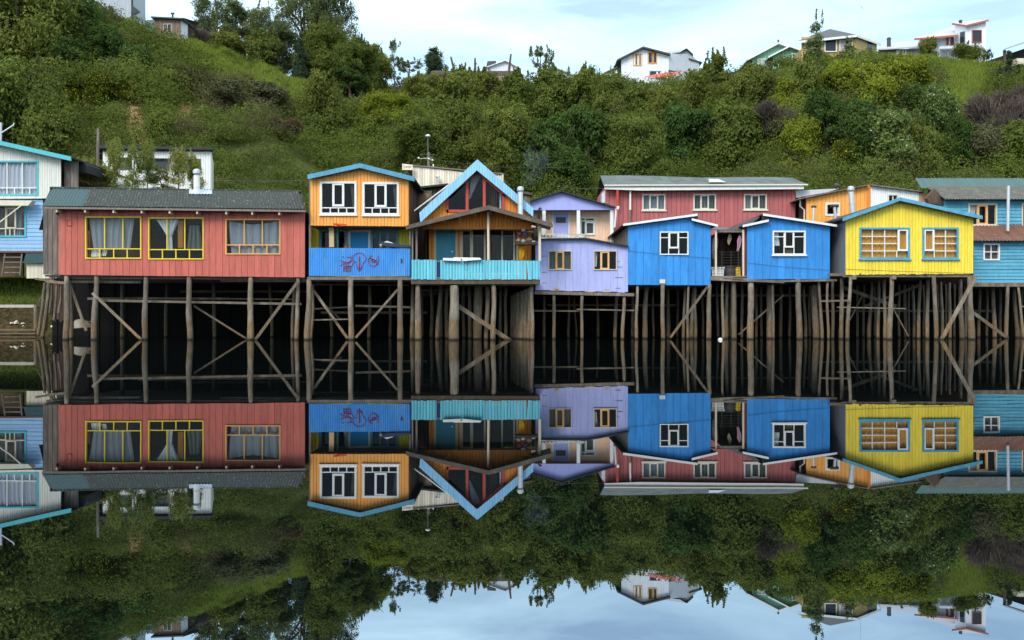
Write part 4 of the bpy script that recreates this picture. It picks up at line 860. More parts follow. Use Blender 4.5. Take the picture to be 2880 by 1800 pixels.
def left_bits():
    Y = 14.6; r = thing('wood_store', 'low cream board wood store with a green sheet roof in front of the pale-blue wall', 'shed', (X(110, Y), Y, 3))
    front(r, 'wall', M_CREAM, Y, 75, 160, 742, 783, kind='v', bw=11, g=1)
    mb = MB(); mb.hexa([(74, 713), (158, 712), (154, 739), (67, 738)], Y - .2, Y - .1, Y - .15); mb.add([(X(67, Y), Y - .25, Z(740, Y)), (X(156, Y), Y - .25, Z(740, Y)), (X(160, Y), Y + .8, Z(712, Y)), (X(72, Y), Y + .8, Z(712, Y))], [(0, 1, 2, 3)]); mb.build('roof', M_RF1G, r)
    mb = MB(); mb.pb(75, 160, 745, 783, Y + .03, Y + .8, .5, Y); mb.build('body', M_GREY, r)
    Y = 24.; r = thing('white_shed', 'long white board shed with dark flat roof behind leafy saplings', 'shed', (X(440, Y), Y, 3.8))
    WS = [(332, 372, 443, 478), (411, 478, 445, 482), (499, 566, 447, 484)]
    front(r, 'wall', M_WHITE, Y, 290, 594, [(290, 425), (594, 427)], 580, [hole(*w, 1) for w in WS], bw=7, g=1.2)
    for w, lb in zip(WS, ('left window with rusty lintel', 'middle window', 'right window')): window(r, Y, *w, 2.5, M_GREY, [], [], 2, curtains=[(w[0], w[1], w[0], w[1], w[2], w[3], 3, .02, C_DIM)], label=lb)
    mb = MB(); A = [(X(a, Y - .4), Y - .4, Z(b, Y - .4)) for a, b in ((276, 408), (601, 415), (601, 421), (276, 417))]; mb.add(A + [(a - 2.2, y + 5, z + .1) for a, y, z in A], [(0, 1, 2, 3), (7, 6, 5, 4), (0, 4, 5, 1), (1, 5, 6, 2), (2, 6, 7, 3), (3, 7, 4, 0)]); mb.build('roof', M_DKRF, r)
    mb = MB(); mb.pb(290, 594, 419, 426, Y - .15, Y - .03, .5, Y); mb.build('eaves_board', M_BRN, r)
    sides(r, M_OFFW, Y, Y + 5, X(290, Y), X(594, Y), Z(424, Y), Z(428, Y), Z(580, Y), shear=-1.5); inner(r, Y, Y + 5, X(290, Y) - .8, X(594, Y) - 1.6, Z(580, Y), Z(428, Y))
left_bits()
# ============================================================ terrain
CREST = [(-1500, -90, 112), (-400, -60, 112), (0, -20, 112), (170, 5, 112), (270, 28, 112), (370, 62, 112), (430, 96, 112), (530, 112, 111), (620, 136, 111), (720, 176, 110), (830, 222, 110),
         (950, 260, 116), (1100, 250, 125), (1250, 240, 135), (1500, 245, 136), (1700, 250, 136), (1900, 245, 132), (2050, 222, 122), (2150, 196, 112), (2250, 172, 108), (2340, 158, 107), (2450, 154, 107), (2600, 158, 107), (2700, 170, 107), (2790, 178, 107), (2880, 172, 107), (3300, 190, 107), (4400, 190, 107)]
def crest(px):
    p = CREST[0]
    if px <= p[0]: return p[1], p[2]
    for a, b in zip(CREST, CREST[1:]):
        if px <= b[0]:
            t = (px - a[0]) / (b[0] - a[0]); t = t * t * (3 - 2 * t)
            return lerp(a[1], b[1], t), lerp(a[2], b[2], t)
    return CREST[-1][1], CREST[-1][2]
def wob(x, y): return .55 * math.sin(x * .21 + 1.3) * math.sin(y * .17 + .4) + .3 * math.sin(x * .53 + y * .31) + .15 * math.sin(x * 1.3 - y * .9)
def ground(px, D):
    """ground height at photo column px and distance D from the camera"""
    yc, Dc = crest(px); zc = CH + (900 - yc) * Dc / FPX
    x = (px - 1440) * D / FPX
    if D < 49: return -2.0
    if D < 54.5: return lerp(-2., .75, (D - 49) / 5.5)
    if D < 58: return lerp(.75, 3.45, (D - 54.5) / 3.5) 
    if D < 64: return 3.45 + (D - 58) * .03
    if D < Dc:
        t = (D - 64) / (Dc - 64)
        s = t ** .93
        return lerp(3.6, zc, s) + wob(x, D) * 1.5 * math.sin(math.pi * min(1, t)) ** .7
    return zc + (D - Dc) * .012 + wob(x, D) * .15 * min(1, (D - Dc) / 10)
def groundD(px, y, lo=60, hi=200):
    """distance at which the ground shows at picture height y"""
    best = None; D = lo
    while D < hi:
        z = ground(px, D); yy = 900 - (z - CH) * FPX / D
        if yy <= y: return D
        D += .5
    return crest(px)[1] + 2
SOIL = [(385, 325, 30, 66), (378, 285, 14, 40), (516, 330, 30, 50), (404, 388, 50, 24)]
def soilness(px, y):
    s = 0
    for a, b, c, d in SOIL:
        q = ((px - a) / c) ** 2 + ((y - b) / d) ** 2
        s = max(s, 1 - max(0, q - .7) / .6)
    return max(0, min(1, s))
def terrain():
    Ds = [40, 46, 49, 51, 52.5, 53.5, 54.5, 55.5, 56.5, 57.3, 58, 60, 62, 64] + [64 + i * .9 for i in range(1, 84)] + [140, 146, 154, 165, 180, 210, 260, 340, 460]
    us = list(range(-1600, 4500, 24))
    vs = []; so = []; fs = []
    for D in Ds:
        for px in us:
            z = ground(px, D); x = (px - 1440) * D / FPX
            vs.append((x, D - 40, z)); so.append(soilness(px, 900 - (z - CH) * FPX / D))
    n = len(us)
    for i in range(len(Ds) - 1):
        for j in range(n - 1): a = i * n + j; fs.append((a, a + 1, a + n + 1, a + n))
    me = bpy.data.meshes.new('hillside'); me.from_pydata(vs, [], fs)
    a = me.attributes.new('soil', 'FLOAT', 'POINT'); a.data.foreach_set('value', so)
    me.polygons.foreach_set('use_smooth', [True] * len(fs))
    m = bpy.data.materials.new('hill_ground'); nn, l, out = nt(m)
    b = nn.new('ShaderNodeBsdfDiffuse'); l.new(b.outputs[0], out.inputs[0])
    P = worldpos(nn, l)
    v = noise(nn, l, P, .35, 6, .7); v2 = noise(nn, l, P, 3.5, 5, .75)
    c = mixc(nn, l, ramp(nn, l, v, .35, .65), (.045, .062, .018), (.10, .130, .030))
    c = mixc(nn, l, ramp(nn, l, v2, .4, .75), c, (.06, .05, .025))
    so_ = mathn(nn, l, 'ADD', attr(nn, 'soil'), mathn(nn, l, 'MULTIPLY_ADD', v2, .9)); so_.node.inputs[0]; 
    ad = so_.node.inputs[1].links[0].from_node; ad.inputs[2].default_value = -.45
    c = mixc(nn, l, ramp(nn, l, so_, .3, 1.0), c, mixc(nn, l, v2, (.20, .12, .055), (.38, .24, .12)))
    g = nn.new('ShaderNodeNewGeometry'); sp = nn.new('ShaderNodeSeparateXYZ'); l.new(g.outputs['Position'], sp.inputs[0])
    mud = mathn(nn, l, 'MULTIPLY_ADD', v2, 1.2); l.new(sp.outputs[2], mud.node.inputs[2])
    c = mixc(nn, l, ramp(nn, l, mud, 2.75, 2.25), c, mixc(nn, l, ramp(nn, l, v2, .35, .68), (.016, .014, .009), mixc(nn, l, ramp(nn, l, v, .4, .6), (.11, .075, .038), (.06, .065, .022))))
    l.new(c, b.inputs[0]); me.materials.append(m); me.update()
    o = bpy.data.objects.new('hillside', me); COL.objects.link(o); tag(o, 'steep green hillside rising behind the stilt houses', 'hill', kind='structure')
terrain()
def street():
    mb = MB(); mb.box(X(158, 8), 45, 7.0, 19.5, 3.25, 3.45); m = paint('street_surface', (.12, .11, .10), .05, .3)
    tag(mb.build('street', m), 'street behind the stilt houses', 'street', kind='structure')
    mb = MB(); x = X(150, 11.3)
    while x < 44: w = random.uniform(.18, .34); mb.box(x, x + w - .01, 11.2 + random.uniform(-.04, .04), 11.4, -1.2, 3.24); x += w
    for a, b, c, d in ((X(240, 6), X(640, 6), 6.2, 1.9), (X(500, 7), X(860, 7), 7.4, 2.3), (X(900, 7), X(1200, 7), 7.2, 1.2), (X(1540, 8), X(1900, 8), 8., 1.6), (X(1950, 7), X(2400, 7), 7.6, 2.1), (X(2300, 8), X(2800, 8), 8.4, 1.3)):
        m2 = MB(); m2.box(a, b, c, c + .08, d, d + .12); tag(m2.build('cross_timber', PILE), 'dim cross timber deep in the shade behind the stilts', 'timber', 'cross timbers deep under the houses')
    t = mb.build('shade_backdrop_wall', paint('shade_black_timber', (.004, .0035, .003), .1, .1, rough=1.)); tag(t, 'added plank backdrop wall, painted near-black as shade behind the stilts', 'wall')  # backdrop added under the houses; its near-black colour stands in for shade
street()

def water():
    mb = MB(); mb.add([(-700, -600, 0), (700, -600, 0), (700, 40, 0), (-700, 40, 0)], [(0, 1, 2, 3)])
    m = bpy.data.materials.new('still_water'); n, l, out = nt(m)
    gl = n.new('ShaderNodeBsdfGlossy'); gl.inputs['Roughness'].default_value = .004; lw = n.new('ShaderNodeLayerWeight'); lw.inputs[0].default_value = .5
    l.new(mixc(n, l, ramp(n, l, lw.outputs['Facing'], .62, .93), (.80, .90, 1.0), (.90, .91, .92)), gl.inputs[0])
    d = n.new('ShaderNodeBsdfDiffuse'); d.inputs[0].default_value = (.002, .003, .003, 1)
    fr = n.new('ShaderNodeFresnel'); fr.inputs[0].default_value = 8.0
    bp = n.new('ShaderNodeBump'); bp.inputs['Strength'].default_value = .10; bp.inputs['Distance'].default_value = .006
    w1 = noise(n, l, worldpos(n, l, (.7, .35, 1)), 1.3, 2, .5); l.new(w1, bp.inputs['Height']); l.new(bp.outputs[0], gl.inputs['Normal'])
    mx = n.new('ShaderNodeMixShader'); l.new(fr.outputs[0], mx.inputs[0]); l.new(d.outputs[0], mx.inputs[1]); l.new(gl.outputs[0], mx.inputs[2]); l.new(mx.outputs[0], out.inputs[0])
    o = mb.build('water', m); tag(o, 'still dark water mirroring the houses and hill', 'water', kind='structure')
water()

# ============================================================ houses on the hilltop (small in the picture, real size)
M_HG = paint('far_grey_cladding', (.46, .49, .53), .04, .15); M_HW = paint('far_white_cladding', (.78, .80, .84), .04, .12); M_HGR = paint('far_green_paint', (.24, .48, .32), .04, .12)
M_HY = paint('far_ochre_shingle', (.46, .33, .12), .15, .3, (.30, .20, .07), (.5, .7), 3); M_HR = paint('far_dark_roof', (.075, .08, .085), .05, .2); M_HRR = paint('far_red_roof', (.52, .10, .07), .05, .2)
M_HGB = paint('far_shaded_cladding', (.50, .52, .56), .04, .15); M_HRT = paint('far_metal_roof', (.42, .44, .47), .04, .15); M_RTRIM = paint('far_red_trim', (.42, .12, .07))
def poly(par, name, mat, pts, Y, dep=.15):
    mb = MB(); mb.hexa(pts, Y, Y + dep, Y); return mb.build(name, mat, par)
def face3(par, name, mat, P):
    """polygon given as (px, py, Y) points"""
    mb = MB(); mb.add([(X(a, y), y, Z(b, y)) for a, b, y in P], [tuple(range(len(P)))]); return mb.build(name, mat, par)
def farwin(par, Y, x0, x1, y0, y1, mat, vb=(), fw=2, cu=None):
    mb = MB(); rectframe(mb, x0, x1, y0, y1, fw, Y - .14, Y - .02, Y)
    for x in vb: mb.pb(x - .9, x + .9, y0, y1, Y - .13, Y - .02, .5, Y)
    f = mb.build('window', mat, par)
    mb = MB(); mb.pb(x0 + fw * .5, x1 - fw * .5, y0 + fw * .5, y1 - fw * .5, Y - .05, Y - .01, .5, Y); mb.build('pane', cu or FARGLASS, f)
    return f
FARGLASS = paint('dark_far_pane', (.035, .04, .05), .1, .2, rough=.12); PALEPANE = paint('pale_far_pane', (.48, .44, .46), .1, .3, rough=.3)
def wall_v(par, name, mat, Y, xl, xr, top, bot, bw=4, kind='v'):
    return front(par, name, mat, Y, xl, xr, top, bot, (), kind, bw, .7, .05, .01, 0)
def far_white():
    Y = 96.; r = thing('hilltop_house', 'white two-storey house with grey gable roof and dormer on the hilltop', 'house', (X(1850, Y), Y, 33))
    wall_v(r, 'wall', M_HW, Y, 1747, 1881, [(1747, 163), (1809, 133), (1881, 152)], 250, 5)
    Yr = Y + 6
    face3(r, 'side_wall', M_HG, [(1881, 150, Y), (1881, 250, Y), (1940, 250, Y + 1.5), (1940, 172, Y + 1.5), (1940, 152, Y + 1.5)])  # right side of the white house, its shade put into the grey colour
    wall_v(r, 'side_wing', M_HG, Y + 1.5, 1905, 1967, [(1905, 152), (1932, 140), (1940, 150), (1967, 175)], 250, 4)  # grey again carries the shaded side of the white house
    mb = MB(); slab(mb, Y - .7, Y + 10, [(1735, 167), (1809, 130), (1886, 150)], 4, Y - .7); mb.build('roof', M_HR, r)
    face3(r, 'rear_roof', M_HRT, [(1870, 145, Y + .5), (1930, 136, Y + 1), (1912, 147, Y + .5), (1885, 150, Y + .4)])
    mb = MB(); slab(mb, Y + 1, Y + 6, [(1895, 144), (1932, 135.5), (1950, 152)], 3, Y + 1); slab(mb, Y + 1.2, Y + 8, [(1938, 163), (1975, 174)], 3, Y + 1.2); slab(mb, Y + .9, Y + 3, [(1884, 150), (1915, 159)], 3, Y + .9); mb.build('dormer_roof', M_HR, r)
    farwin(r, Y, 1780.5, 1805.5, 151, 185, M_OFR, [1788, 1798]); farwin(r, Y, 1822, 1847.5, 146.5, 179, M_OFR, [1834, 1838]); farwin(r, Y + 1.5, 1917, 1931, 153, 181, M_OFR, [1924])
    farwin(r, Y, 1826, 1860, 199, 220, M_HG); poly(r, 'side_roof', M_HR, [(1700, 203), (1737, 187), (1737, 191), (1700, 207)], Y - .3, 3)
    mb = MB(); mb.pb(1700, 1737, 196, 240, Y, Y + 2); mb.build('side_room', M_HW, r)
    face3(r, 'lower_roof', M_HR, [(1880, 196, Y - .5), (1905, 201, Y + .3), (1905, 207, Y + .3), (1880, 202, Y - .5)])
    mb = MB(); mb.pb(1750, 1965, 180, 250, Y + 3, Y + 9); mb.build('body', M_HG, r)
    Y = 88.; r = thing('hilltop_annex', 'low white board annex with a bright red roof below the white two-storey house', 'annex', (X(1880, Y), Y, 29))
    face3(r, 'roof', M_HRR, [(1808, 217, Y + 2), (1883, 218, Y - .3), (1926, 199.5, Y + .5), (1850, 207, Y + 4)])
    wall_v(r, 'wall', M_HW, Y + .3, 1841, 1880, 221, 275, 5); wall_v(r, 'gable_wall', M_HG, Y, 1880, 1957, [(1880, 220), (1925, 202), (1957, 244)], 275, 5)
    mb = MB(); slab(mb, Y - .3, Y + 6, [(1925, 199.5), (1933, 203), (1958, 243)], 3, Y - .3); mb.build('gable_trim', paint('mossy_edge', (.12, .13, .06)), r)
    farwin(r, Y, 1923, 1944, 228, 234, M_HR); farwin(r, Y + .3, 1843, 1875, 218, 222, M_HR)
    mb = MB(); mb.pb(1842, 1955, 225, 275, Y + 2, Y + 6); mb.build('body', M_HG, r)
far_white()
def far_green():
    Y = 76.; r = thing('hilltop_house', 'mint green house with two overlapping gables on the hilltop', 'house', (X(2180, Y), Y, 29))
    wall_v(r, 'wall', M_HGR, Y, 2115, 2240, [(2115, 164), (2190, 122), (2240, 146)], 225, 4)
    wall_v(r, 'front_wall', M_HGR, Y - 1.2, 2174, 2252, [(2174, 156), (2221, 131), (2252, 142)], 225, 4)
    mb = MB(); slab(mb, Y - .6, Y + 8, [(2102, 166), (2190, 119), (2245, 140)], 4, Y - .6); mb.build('roof', M_HRT, r)
    mb = MB(); slab(mb, Y - 1.8, Y + 6, [(2161, 159), (2221, 128), (2256, 141)], 4, Y - 1.8); mb.build('front_roof', M_HRT, r)
    fascia(r, M_WHITE, Y - .6, [(2102, 165.5), (2190, 118.5), (2245, 139)], 4.5); fascia(r, M_WHITE, Y - 1.8, [(2161, 158.5), (2221, 127.5), (2256, 140)], 4.5)
    farwin(r, Y, 2130, 2168, 166, 193, M_WHITE, [2142], 2.2, PALEPANE); farwin(r, Y - 1.2, 2193, 2210, 158, 178, M_WHITE, [], 1, paint('far_door', (.24, .09, .07))); farwin(r, Y - 1.2, 2226, 2254, 151, 172, M_WHITE, [2235, 2245], 2)
    mb = MB(); mb.tube([(X(2189, Y), Y, Z(119, Y)), (X(2189, Y), Y, Z(112, Y))], [.12, .12], 6); mb.build('chimney', DARKM, r)
    mb = MB(); mb.pb(2118, 2250, 170, 225, Y + 1, Y + 7); mb.build('body', M_HGR, r)
far_green()
def far_ochre():
    Y = 67.; r = thing('hilltop_house', 'ochre shingled house with dark hipped roof and white fascia on the crest', 'house', (X(2350, Y), Y, 30))
    wall_v(r, 'wall', M_HY, Y, 2254, 2409, 104, 185, 3, 'flat'); 
    face3(r, 'side_wall', M_HY, [(2409, 104, Y), (2409, 185, Y), (2466, 185, Y + 4.5), (2466, 121, Y + 4.5)])
    face3(r, 'roof', M_HR, [(2242, 115.5, Y - .6), (2409, 97.5, Y - .6), (2336, 81.5, Y + 3.5), (2325, 84, Y + 3.5)])
    face3(r, 'side_roof', M_HR, [(2409, 97.5, Y - .6), (2478, 122, Y + 4.7), (2336, 81.5, Y + 3.5)])
    mb = MB()
    for a, b in (((2242, 115.5, Y - .62), (2410, 97.5, Y - .62)), ((2410, 97.5, Y - .62), (2478, 122, Y + 4.6))):
        P = [Vector((X(p[0], p[2]), p[2], Z(p[1], p[2]))) for p in (a, b)]; h = Vector((0, 0, -.26))
        mb.add([P[0], P[1], P[1] + h, P[0] + h, P[0] + Vector((0, .08, 0)), P[1] + Vector((0, .08, 0)), P[1] + h + Vector((0, .08, 0)), P[0] + h + Vector((0, .08, 0))], [(0, 1, 2, 3), (7, 6, 5, 4), (3, 2, 6, 7)])
    mb.build('fascia', M_WHITE, r)
    farwin(r, Y, 2318, 2352.5, 108, 147, M_WHITE, [], 2.5); farwin(r, Y, 2360, 2397, 105.5, 146, M_WHITE, [], 2.5, PALEPANE)
    face3(r, 'side_door', FARGLASS, [(2440, 116, Y + 2.35), (2440, 150, Y + 2.35), (2453, 150, Y + 3.35), (2453, 119, Y + 3.35)])
    mb = MB(); mb.pb(2262, 2405, 130, 185, Y + .8, Y + 5); mb.build('body', M_HY, r)
    r = thing('antenna_mast', 'thin antenna mast rising behind the ochre house roof', 'antenna', (X(2420, 72), 72, 30))
    mb = MB(); mb.tube([(X(2418, 72), 72, Z(140, 72)), (X(2422, 72), 72, Z(18, 72))], [.045, .03], 6); mb.build('mast', METAL, r)
    mb = MB()
    for a, b in (((2418, 15), (2429, 26)), ((2424, 14), (2426, 24))): mb.tube([(X(a[0], 72), 72, Z(a[1], 72)), (X(b[0], 72), 72, Z(b[1], 72))], .035, 5)
    mb.build('aerial', METAL, r)
far_ochre()
def far_modern():
    Y = 72.; r = thing('hilltop_house', 'white modern house with a tower and red butterfly eaves', 'house', (X(2700, Y), Y, 31))
    wall_v(r, 'tower_wall', M_HW, Y, 2718, 2773, [(2718, 72), (2773, 60)], 200, 30, 'flat')
    face3(r, 'tower_side_wall', M_HW, [(2718, 72, Y), (2718, 200, Y), (2686, 200, Y + 2.5), (2686, 68, Y + 2.5)])
    face3(r, 'roof', M_HRT, [(2678, 64.5, Y + 2.5), (2717, 71, Y - .4), (2781, 55, Y - .4), (2770, 56, Y + 3), (2700, 60, Y + 4)])
    mb = MB()
    for a, b in (((2678, 64.5, Y + 2.2), (2717, 70, Y - .5)), ((2717, 70, Y - .5), (2781, 54.5, Y - .5))):
        P = [Vector((X(p[0], p[2]), p[2], Z(p[1], p[2]))) for p in (a, b)]; h = Vector((0, 0, -.2)); q = Vector((0, .1, 0))
        mb.add([P[0], P[1], P[1] + h, P[0] + h, P[0] + q, P[1] + q, P[1] + h + q, P[0] + h + q], [(0, 1, 2, 3), (7, 6, 5, 4), (3, 2, 6, 7), (0, 4, 5, 1)])
    mb.build('tower_eaves', M_RTRIM, r)
    farwin(r, Y, 2733, 2760, 85, 120, M_RTRIM, [], 1.5); face3(r, 'tower_window', FARGLASS, [(2713, 88, Y + .3), (2713, 118, Y + .3), (2700, 122, Y + 1.3), (2700, 91, Y + 1.3)])
    wall_v(r, 'wall', M_HW, Y + 2, 2582, 2690, 106, 200, 5)
    face3(r, 'wing_roof', M_HRT, [(2571, 108, Y + .8), (2694, 98, Y + .8), (2684, 77, Y + 6), (2672, 76, Y + 6)])
    fascia(r, M_RTRIM, Y + .8, [(2571, 108), (2600, 106), (2694, 97.5)], 5, 'eaves')
    farwin(r, Y + 2, 2661, 2682, 104, 128, M_RTRIM, [], 1.5, paint('far_shutter', (.20, .12, .11))); farwin(r, Y + 2, 2608, 2628, 108, 125, M_RTRIM, [], 1.5)
    mb = MB(); mb.tube([(X(2724, Y), Y + 2, Z(72, Y)), (X(2724, Y), Y + 2, Z(48, Y))], [.2, .2], 8); mb.tube([(X(2724, Y), Y + 2, Z(46, Y)), (X(2724, Y), Y + 2, Z(42, Y))], [.22, .22], 8); mb.build('chimney', DARKM, r)
    mb = MB(); mb.pb(2600, 2765, 105, 200, Y + 3.2, Y + 8); mb.build('body', M_HW, r)
    mb = MB(); mb.tube([(X(2668, Y - 1), Y - 1, Z(160, Y)), (X(2668, Y - 1), Y - 1, Z(135, Y))], .06, 6); mb.build('carport_post', M_WHITE, r)
    face3(r, 'carport_roof', M_HRT, [(2640, 137, Y - 1.5), (2690, 136, Y - 1.5), (2690, 128, Y + 1.5), (2645, 128, Y + 1.5)])
    Y = 74.; r = thing('hilltop_house', 'low grey house with dark flue between the ochre and the modern house', 'house', (X(2530, Y), Y, 30))
    face3(r, 'roof', M_HRT, [(2466, 138, Y - .5), (2590, 130, Y - .5), (2575, 116, Y + 5), (2545, 115, Y + 5), (2480, 127, Y + 5)])
    fascia(r, M_HG, Y - .5, [(2466, 138), (2590, 130)], 3.5)
    wall_v(r, 'wall', paint('far_drab_wall', (.20, .17, .14)), Y, 2470, 2600, 138, 185, 5); farwin(r, Y, 2521, 2547, 140, 155, M_WHITE, [2534], 1.5, PALEPANE)
    mb = MB(); mb.tube([(X(2518.5, Y), Y + 2, Z(125, Y)), (X(2518.5, Y), Y + 2, Z(97, Y))], [.26, .26], 8); mb.tube([(X(2518.5, Y), Y + 2, Z(96, Y)), (X(2518.5, Y), Y + 2, Z(92, Y))], [.3, .2], 8); mb.build('chimney', DARKM, r)
    mb = MB(); mb.pb(2475, 2595, 145, 185, Y + 1, Y + 5); mb.build('body', M_HG, r)
    Y = 64.; r = thing('open_barn', 'dark open barn with a thin metal roof at the right edge of the crest', 'barn', (X(2850, Y), Y, 30))
    face3(r, 'roof', M_HRT, [(2818, 141, Y - .5), (2960, 92, Y - .5), (2960, 96, Y + 6), (2822, 141, Y + 6)])
    mb = MB(); mb.hexa([(2822, 141), (2960, 95), (2960, 190), (2822, 190)], Y + 5.6, Y + 5.8, Y); mb.build('back_wall', paint('dark_barn_boards', (.04, .025, .02)), r)
    mb = MB(); mb.pb(2822, 2827, 142, 190, Y - .2, Y + .1, .5, Y); mb.build('post', M_BRN, r)
    mb = MB(); mb.hexa([(2818, 140), (2960, 92), (2960, 96), (2818, 144)], Y - .55, Y - .45, Y); mb.build('eaves', M_HRT, r)
    mb = MB(); mb.pb(2852, 2882, 168, 185, Y - .6, Y + .5, .5, Y); mb.build('low_wall', M_CREAM, r)
far_modern()
def far_left():
    Y = 72.; r = thing('metal_clad_house', 'tall pale grey corrugated metal house at the top left of the hill', 'house', (X(310, Y), Y, 34))
    wall_v(r, 'wall', M_HG, Y, 250, 369, -60, 100, 4, 'wave')
    face3(r, 'side_wall', M_BRN, [(369, -60, Y), (369, 90, Y), (378, 90, Y + 2.), (378, -60, Y + 2.)])
    face3(r, 'roof', M_HR, [(370, 13, Y), (396, 34, Y + .5), (382, 42, Y + 2), (370, 40, Y)])
    mb = MB(); mb.pb(255, 365, -55, 90, Y + .2, Y + 5); mb.build('body', M_HG, r)
    Y = 71.; r = thing('hilltop_shack', 'small brown board shack with a slanting roof and thin flue on the left crest', 'shack', (X(480, Y), Y, 34))
    wall_v(r, 'wall', paint('far_brown_boards', (.20, .14, .10), .2, .3), Y, 434, 509, [(434, 50), (509, 53)], 125, 5)
    face3(r, 'side_wall', M_HW, [(509, 53, Y), (509, 125, Y), (528, 125, Y + 1.5), (528, 62, Y + 1.5)]); face3(r, 'rear_wall', M_BRN, [(528, 62, Y + 1.5), (528, 125, Y + 1.5), (552, 125, Y + 4), (552, 68, Y + 4)])
    mb = MB(); slab(mb, Y - .5, Y + 5, [(424, 45.5), (516, 50)], 3.5, Y - .5); mb.build('roof', M_HR, r)
    face3(r, 'side_roof', M_HR, [(514, 49, Y - .5), (562, 64, Y + 4), (556, 70, Y + 4), (505, 56, Y - .5)])
    farwin(r, Y, 460, 485, 68, 94, M_HG, [472], 1.5)
    mb = MB(); mb.tube([(X(477, Y), Y + 1, Z(50, Y)), (X(477, Y), Y + 1, Z(30, Y))], [.12, .12], 7); mb.tube([(X(472, Y), Y + 1, Z(30, Y)), (X(482, Y), Y + 1, Z(30, Y))], [.12, .12], 7); mb.build('flue', DARKM, r)
    mb = MB(); mb.pb(438, 505, 60, 120, Y + .3, Y + 2); mb.build('body', M_BRN, r)
    Y = 78.; r = thing('far_rooftop', 'pale metal roof edge showing between the grey house and the brown shack', 'roof', (X(415, Y), Y, 34))
    mb = MB(); mb.hexa([(385, 62), (434, 54), (436, 66), (400, 68)], Y, Y + 4, Y); mb.build('roof', M_HRT, r)
    mb = MB(); mb.pb(402, 436, 66, 110, Y + .1, Y + 3.5, .5, Y); mb.build('wall', M_HGR, r)
    Y = 74.; r = thing('log_shed', 'rusty brown shed peeping through trees at the top left', 'shed', (X(178, Y), Y, 36))
    mb = MB(); mb.pb(160, 205, -20, 30, Y, Y + 3, .5, Y); mb.build('wall', paint('rust_boards', (.28, .13, .07), .2, .4, (.12, .06, .04), (.5, .6), 3), r)
    mb = MB(); mb.pb(155, 210, -28, -20, Y - .3, Y + 3.3, .5, Y); mb.build('roof', M_HR, r)
far_left()
def far_mid():
    Y = 100.; r = thing('hilltop_house', 'white gabled house half hidden by treetops in the middle of the skyline', 'house', (X(1420, Y), Y, 33))
    wall_v(r, 'wall', M_HW, Y, 1371, 1463, [(1371, 186), (1421, 169), (1463, 190)], 300, 5)
    mb = MB(); slab(mb, Y - .5, Y + 6, [(1369, 187), (1421, 168.5), (1466, 191)], 2, Y - .5); mb.build('roof', M_HW, r)
    poly(r, 'side_roof', M_HR, [(1371, 172), (1395, 171), (1380, 181), (1368, 185)], Y - .3, 2)
    mb = MB(); mb.pb(1375, 1460, 195, 300, Y + .5, Y + 5); mb.build('body', M_HW, r)
    Y = 92.; r = thing('long_rooftop_house', 'long low house with a dark roof behind the middle treetops', 'house', (X(1330, Y), Y, 30))
    mb = MB(); mb.hexa([(1212, 200), (1456, 200), (1458, 212), (1210, 212)], Y, Y + .2, Y); mb.add([(X(1210, Y), Y, Z(212, Y)), (X(1458, Y), Y, Z(212, Y)), (X(1452, Y + 4), Y + 4, Z(199, Y + 4)), (X(1216, Y + 4), Y + 4, Z(199, Y + 4))], [(0, 1, 2, 3)]); mb.build('roof', paint('far_brown_roof', (.10, .08, .075)), r)
    wall_v(r, 'wall', paint('far_pink_wall', (.42, .26, .24), .05, .2), Y + .1, 1215, 1455, 212, 290, 6); farwin(r, Y, 1378, 1392, 222, 240, M_WHITE); farwin(r, Y, 1398, 1408, 224, 250, M_WHITE, (), 1.5, PALEPANE)
    Y = 102.; r = thing('hilltop_house', 'pale house with a grey roof slope right of the middle treetops', 'house', (X(1580, Y), Y, 33))
    mb = MB(); slab(mb, Y - .5, Y + 6, [(1545, 196), (1557, 187), (1600, 203), (1612, 209)], 3, Y - .5); mb.build('roof', M_HRT, r)
    wall_v(r, 'wall', M_HW, Y, 1550, 1612, [(1550, 196), (1557, 190), (1612, 212)], 290, 5); farwin(r, Y, 1572, 1580, 205, 214, M_HG)
    for px, y0, lean, Y, lb in ((1268, 160, 12, 84., 'dead leaning trunk stub against the sky right of the round dark tree'), (1336, 164, 0, 86., 'short upright bare pole against the middle skyline'), (1437, 152, -8, 88., 'pointed leaning dead trunk in front of the half hidden white house')):
        o = thing('dead_trunk', lb, 'tree trunk', (X(px, Y), Y, 28)); mb = MB()
        mb.tube([(X(px + lean, Y), Y, Z(225, Y)), (X(px + lean * .6, Y), Y, Z(190, Y)), (X(px, Y), Y, Z(y0, Y))], [.2, .17, .12], 7); mb.build('trunk', M_BRN, o)
        mb = MB(); mb.tube([(X(px + lean * .5, Y), Y, Z(185, Y)), (X(px + lean * .5 + 6, Y), Y, Z(176, Y))], [.08, .04], 5); mb.build('branch_stub', M_BRN, o)
    for px, y0, lb in ((2005, 136, 'thin aerial pole between the white and green hilltop houses'), (1632, 194, 'thin pole on the skyline left of the white two-storey house')):
        Y = 96.; o = thing('aerial_pole', lb, 'pole', (X(px, Y), Y, 30)); mb = MB(); mb.tube([(X(px, Y), Y, Z(230, Y)), (X(px, Y), Y, Z(y0, Y))], .06, 6); mb.build('pole', METAL, o)
        mb = MB(); mb.tube([(X(px - 10, Y), Y, Z(y0 + 1, Y)), (X(px + 10, Y), Y, Z(y0 + 1, Y))], .035, 5); mb.build('crossbar', METAL, o)
far_mid()

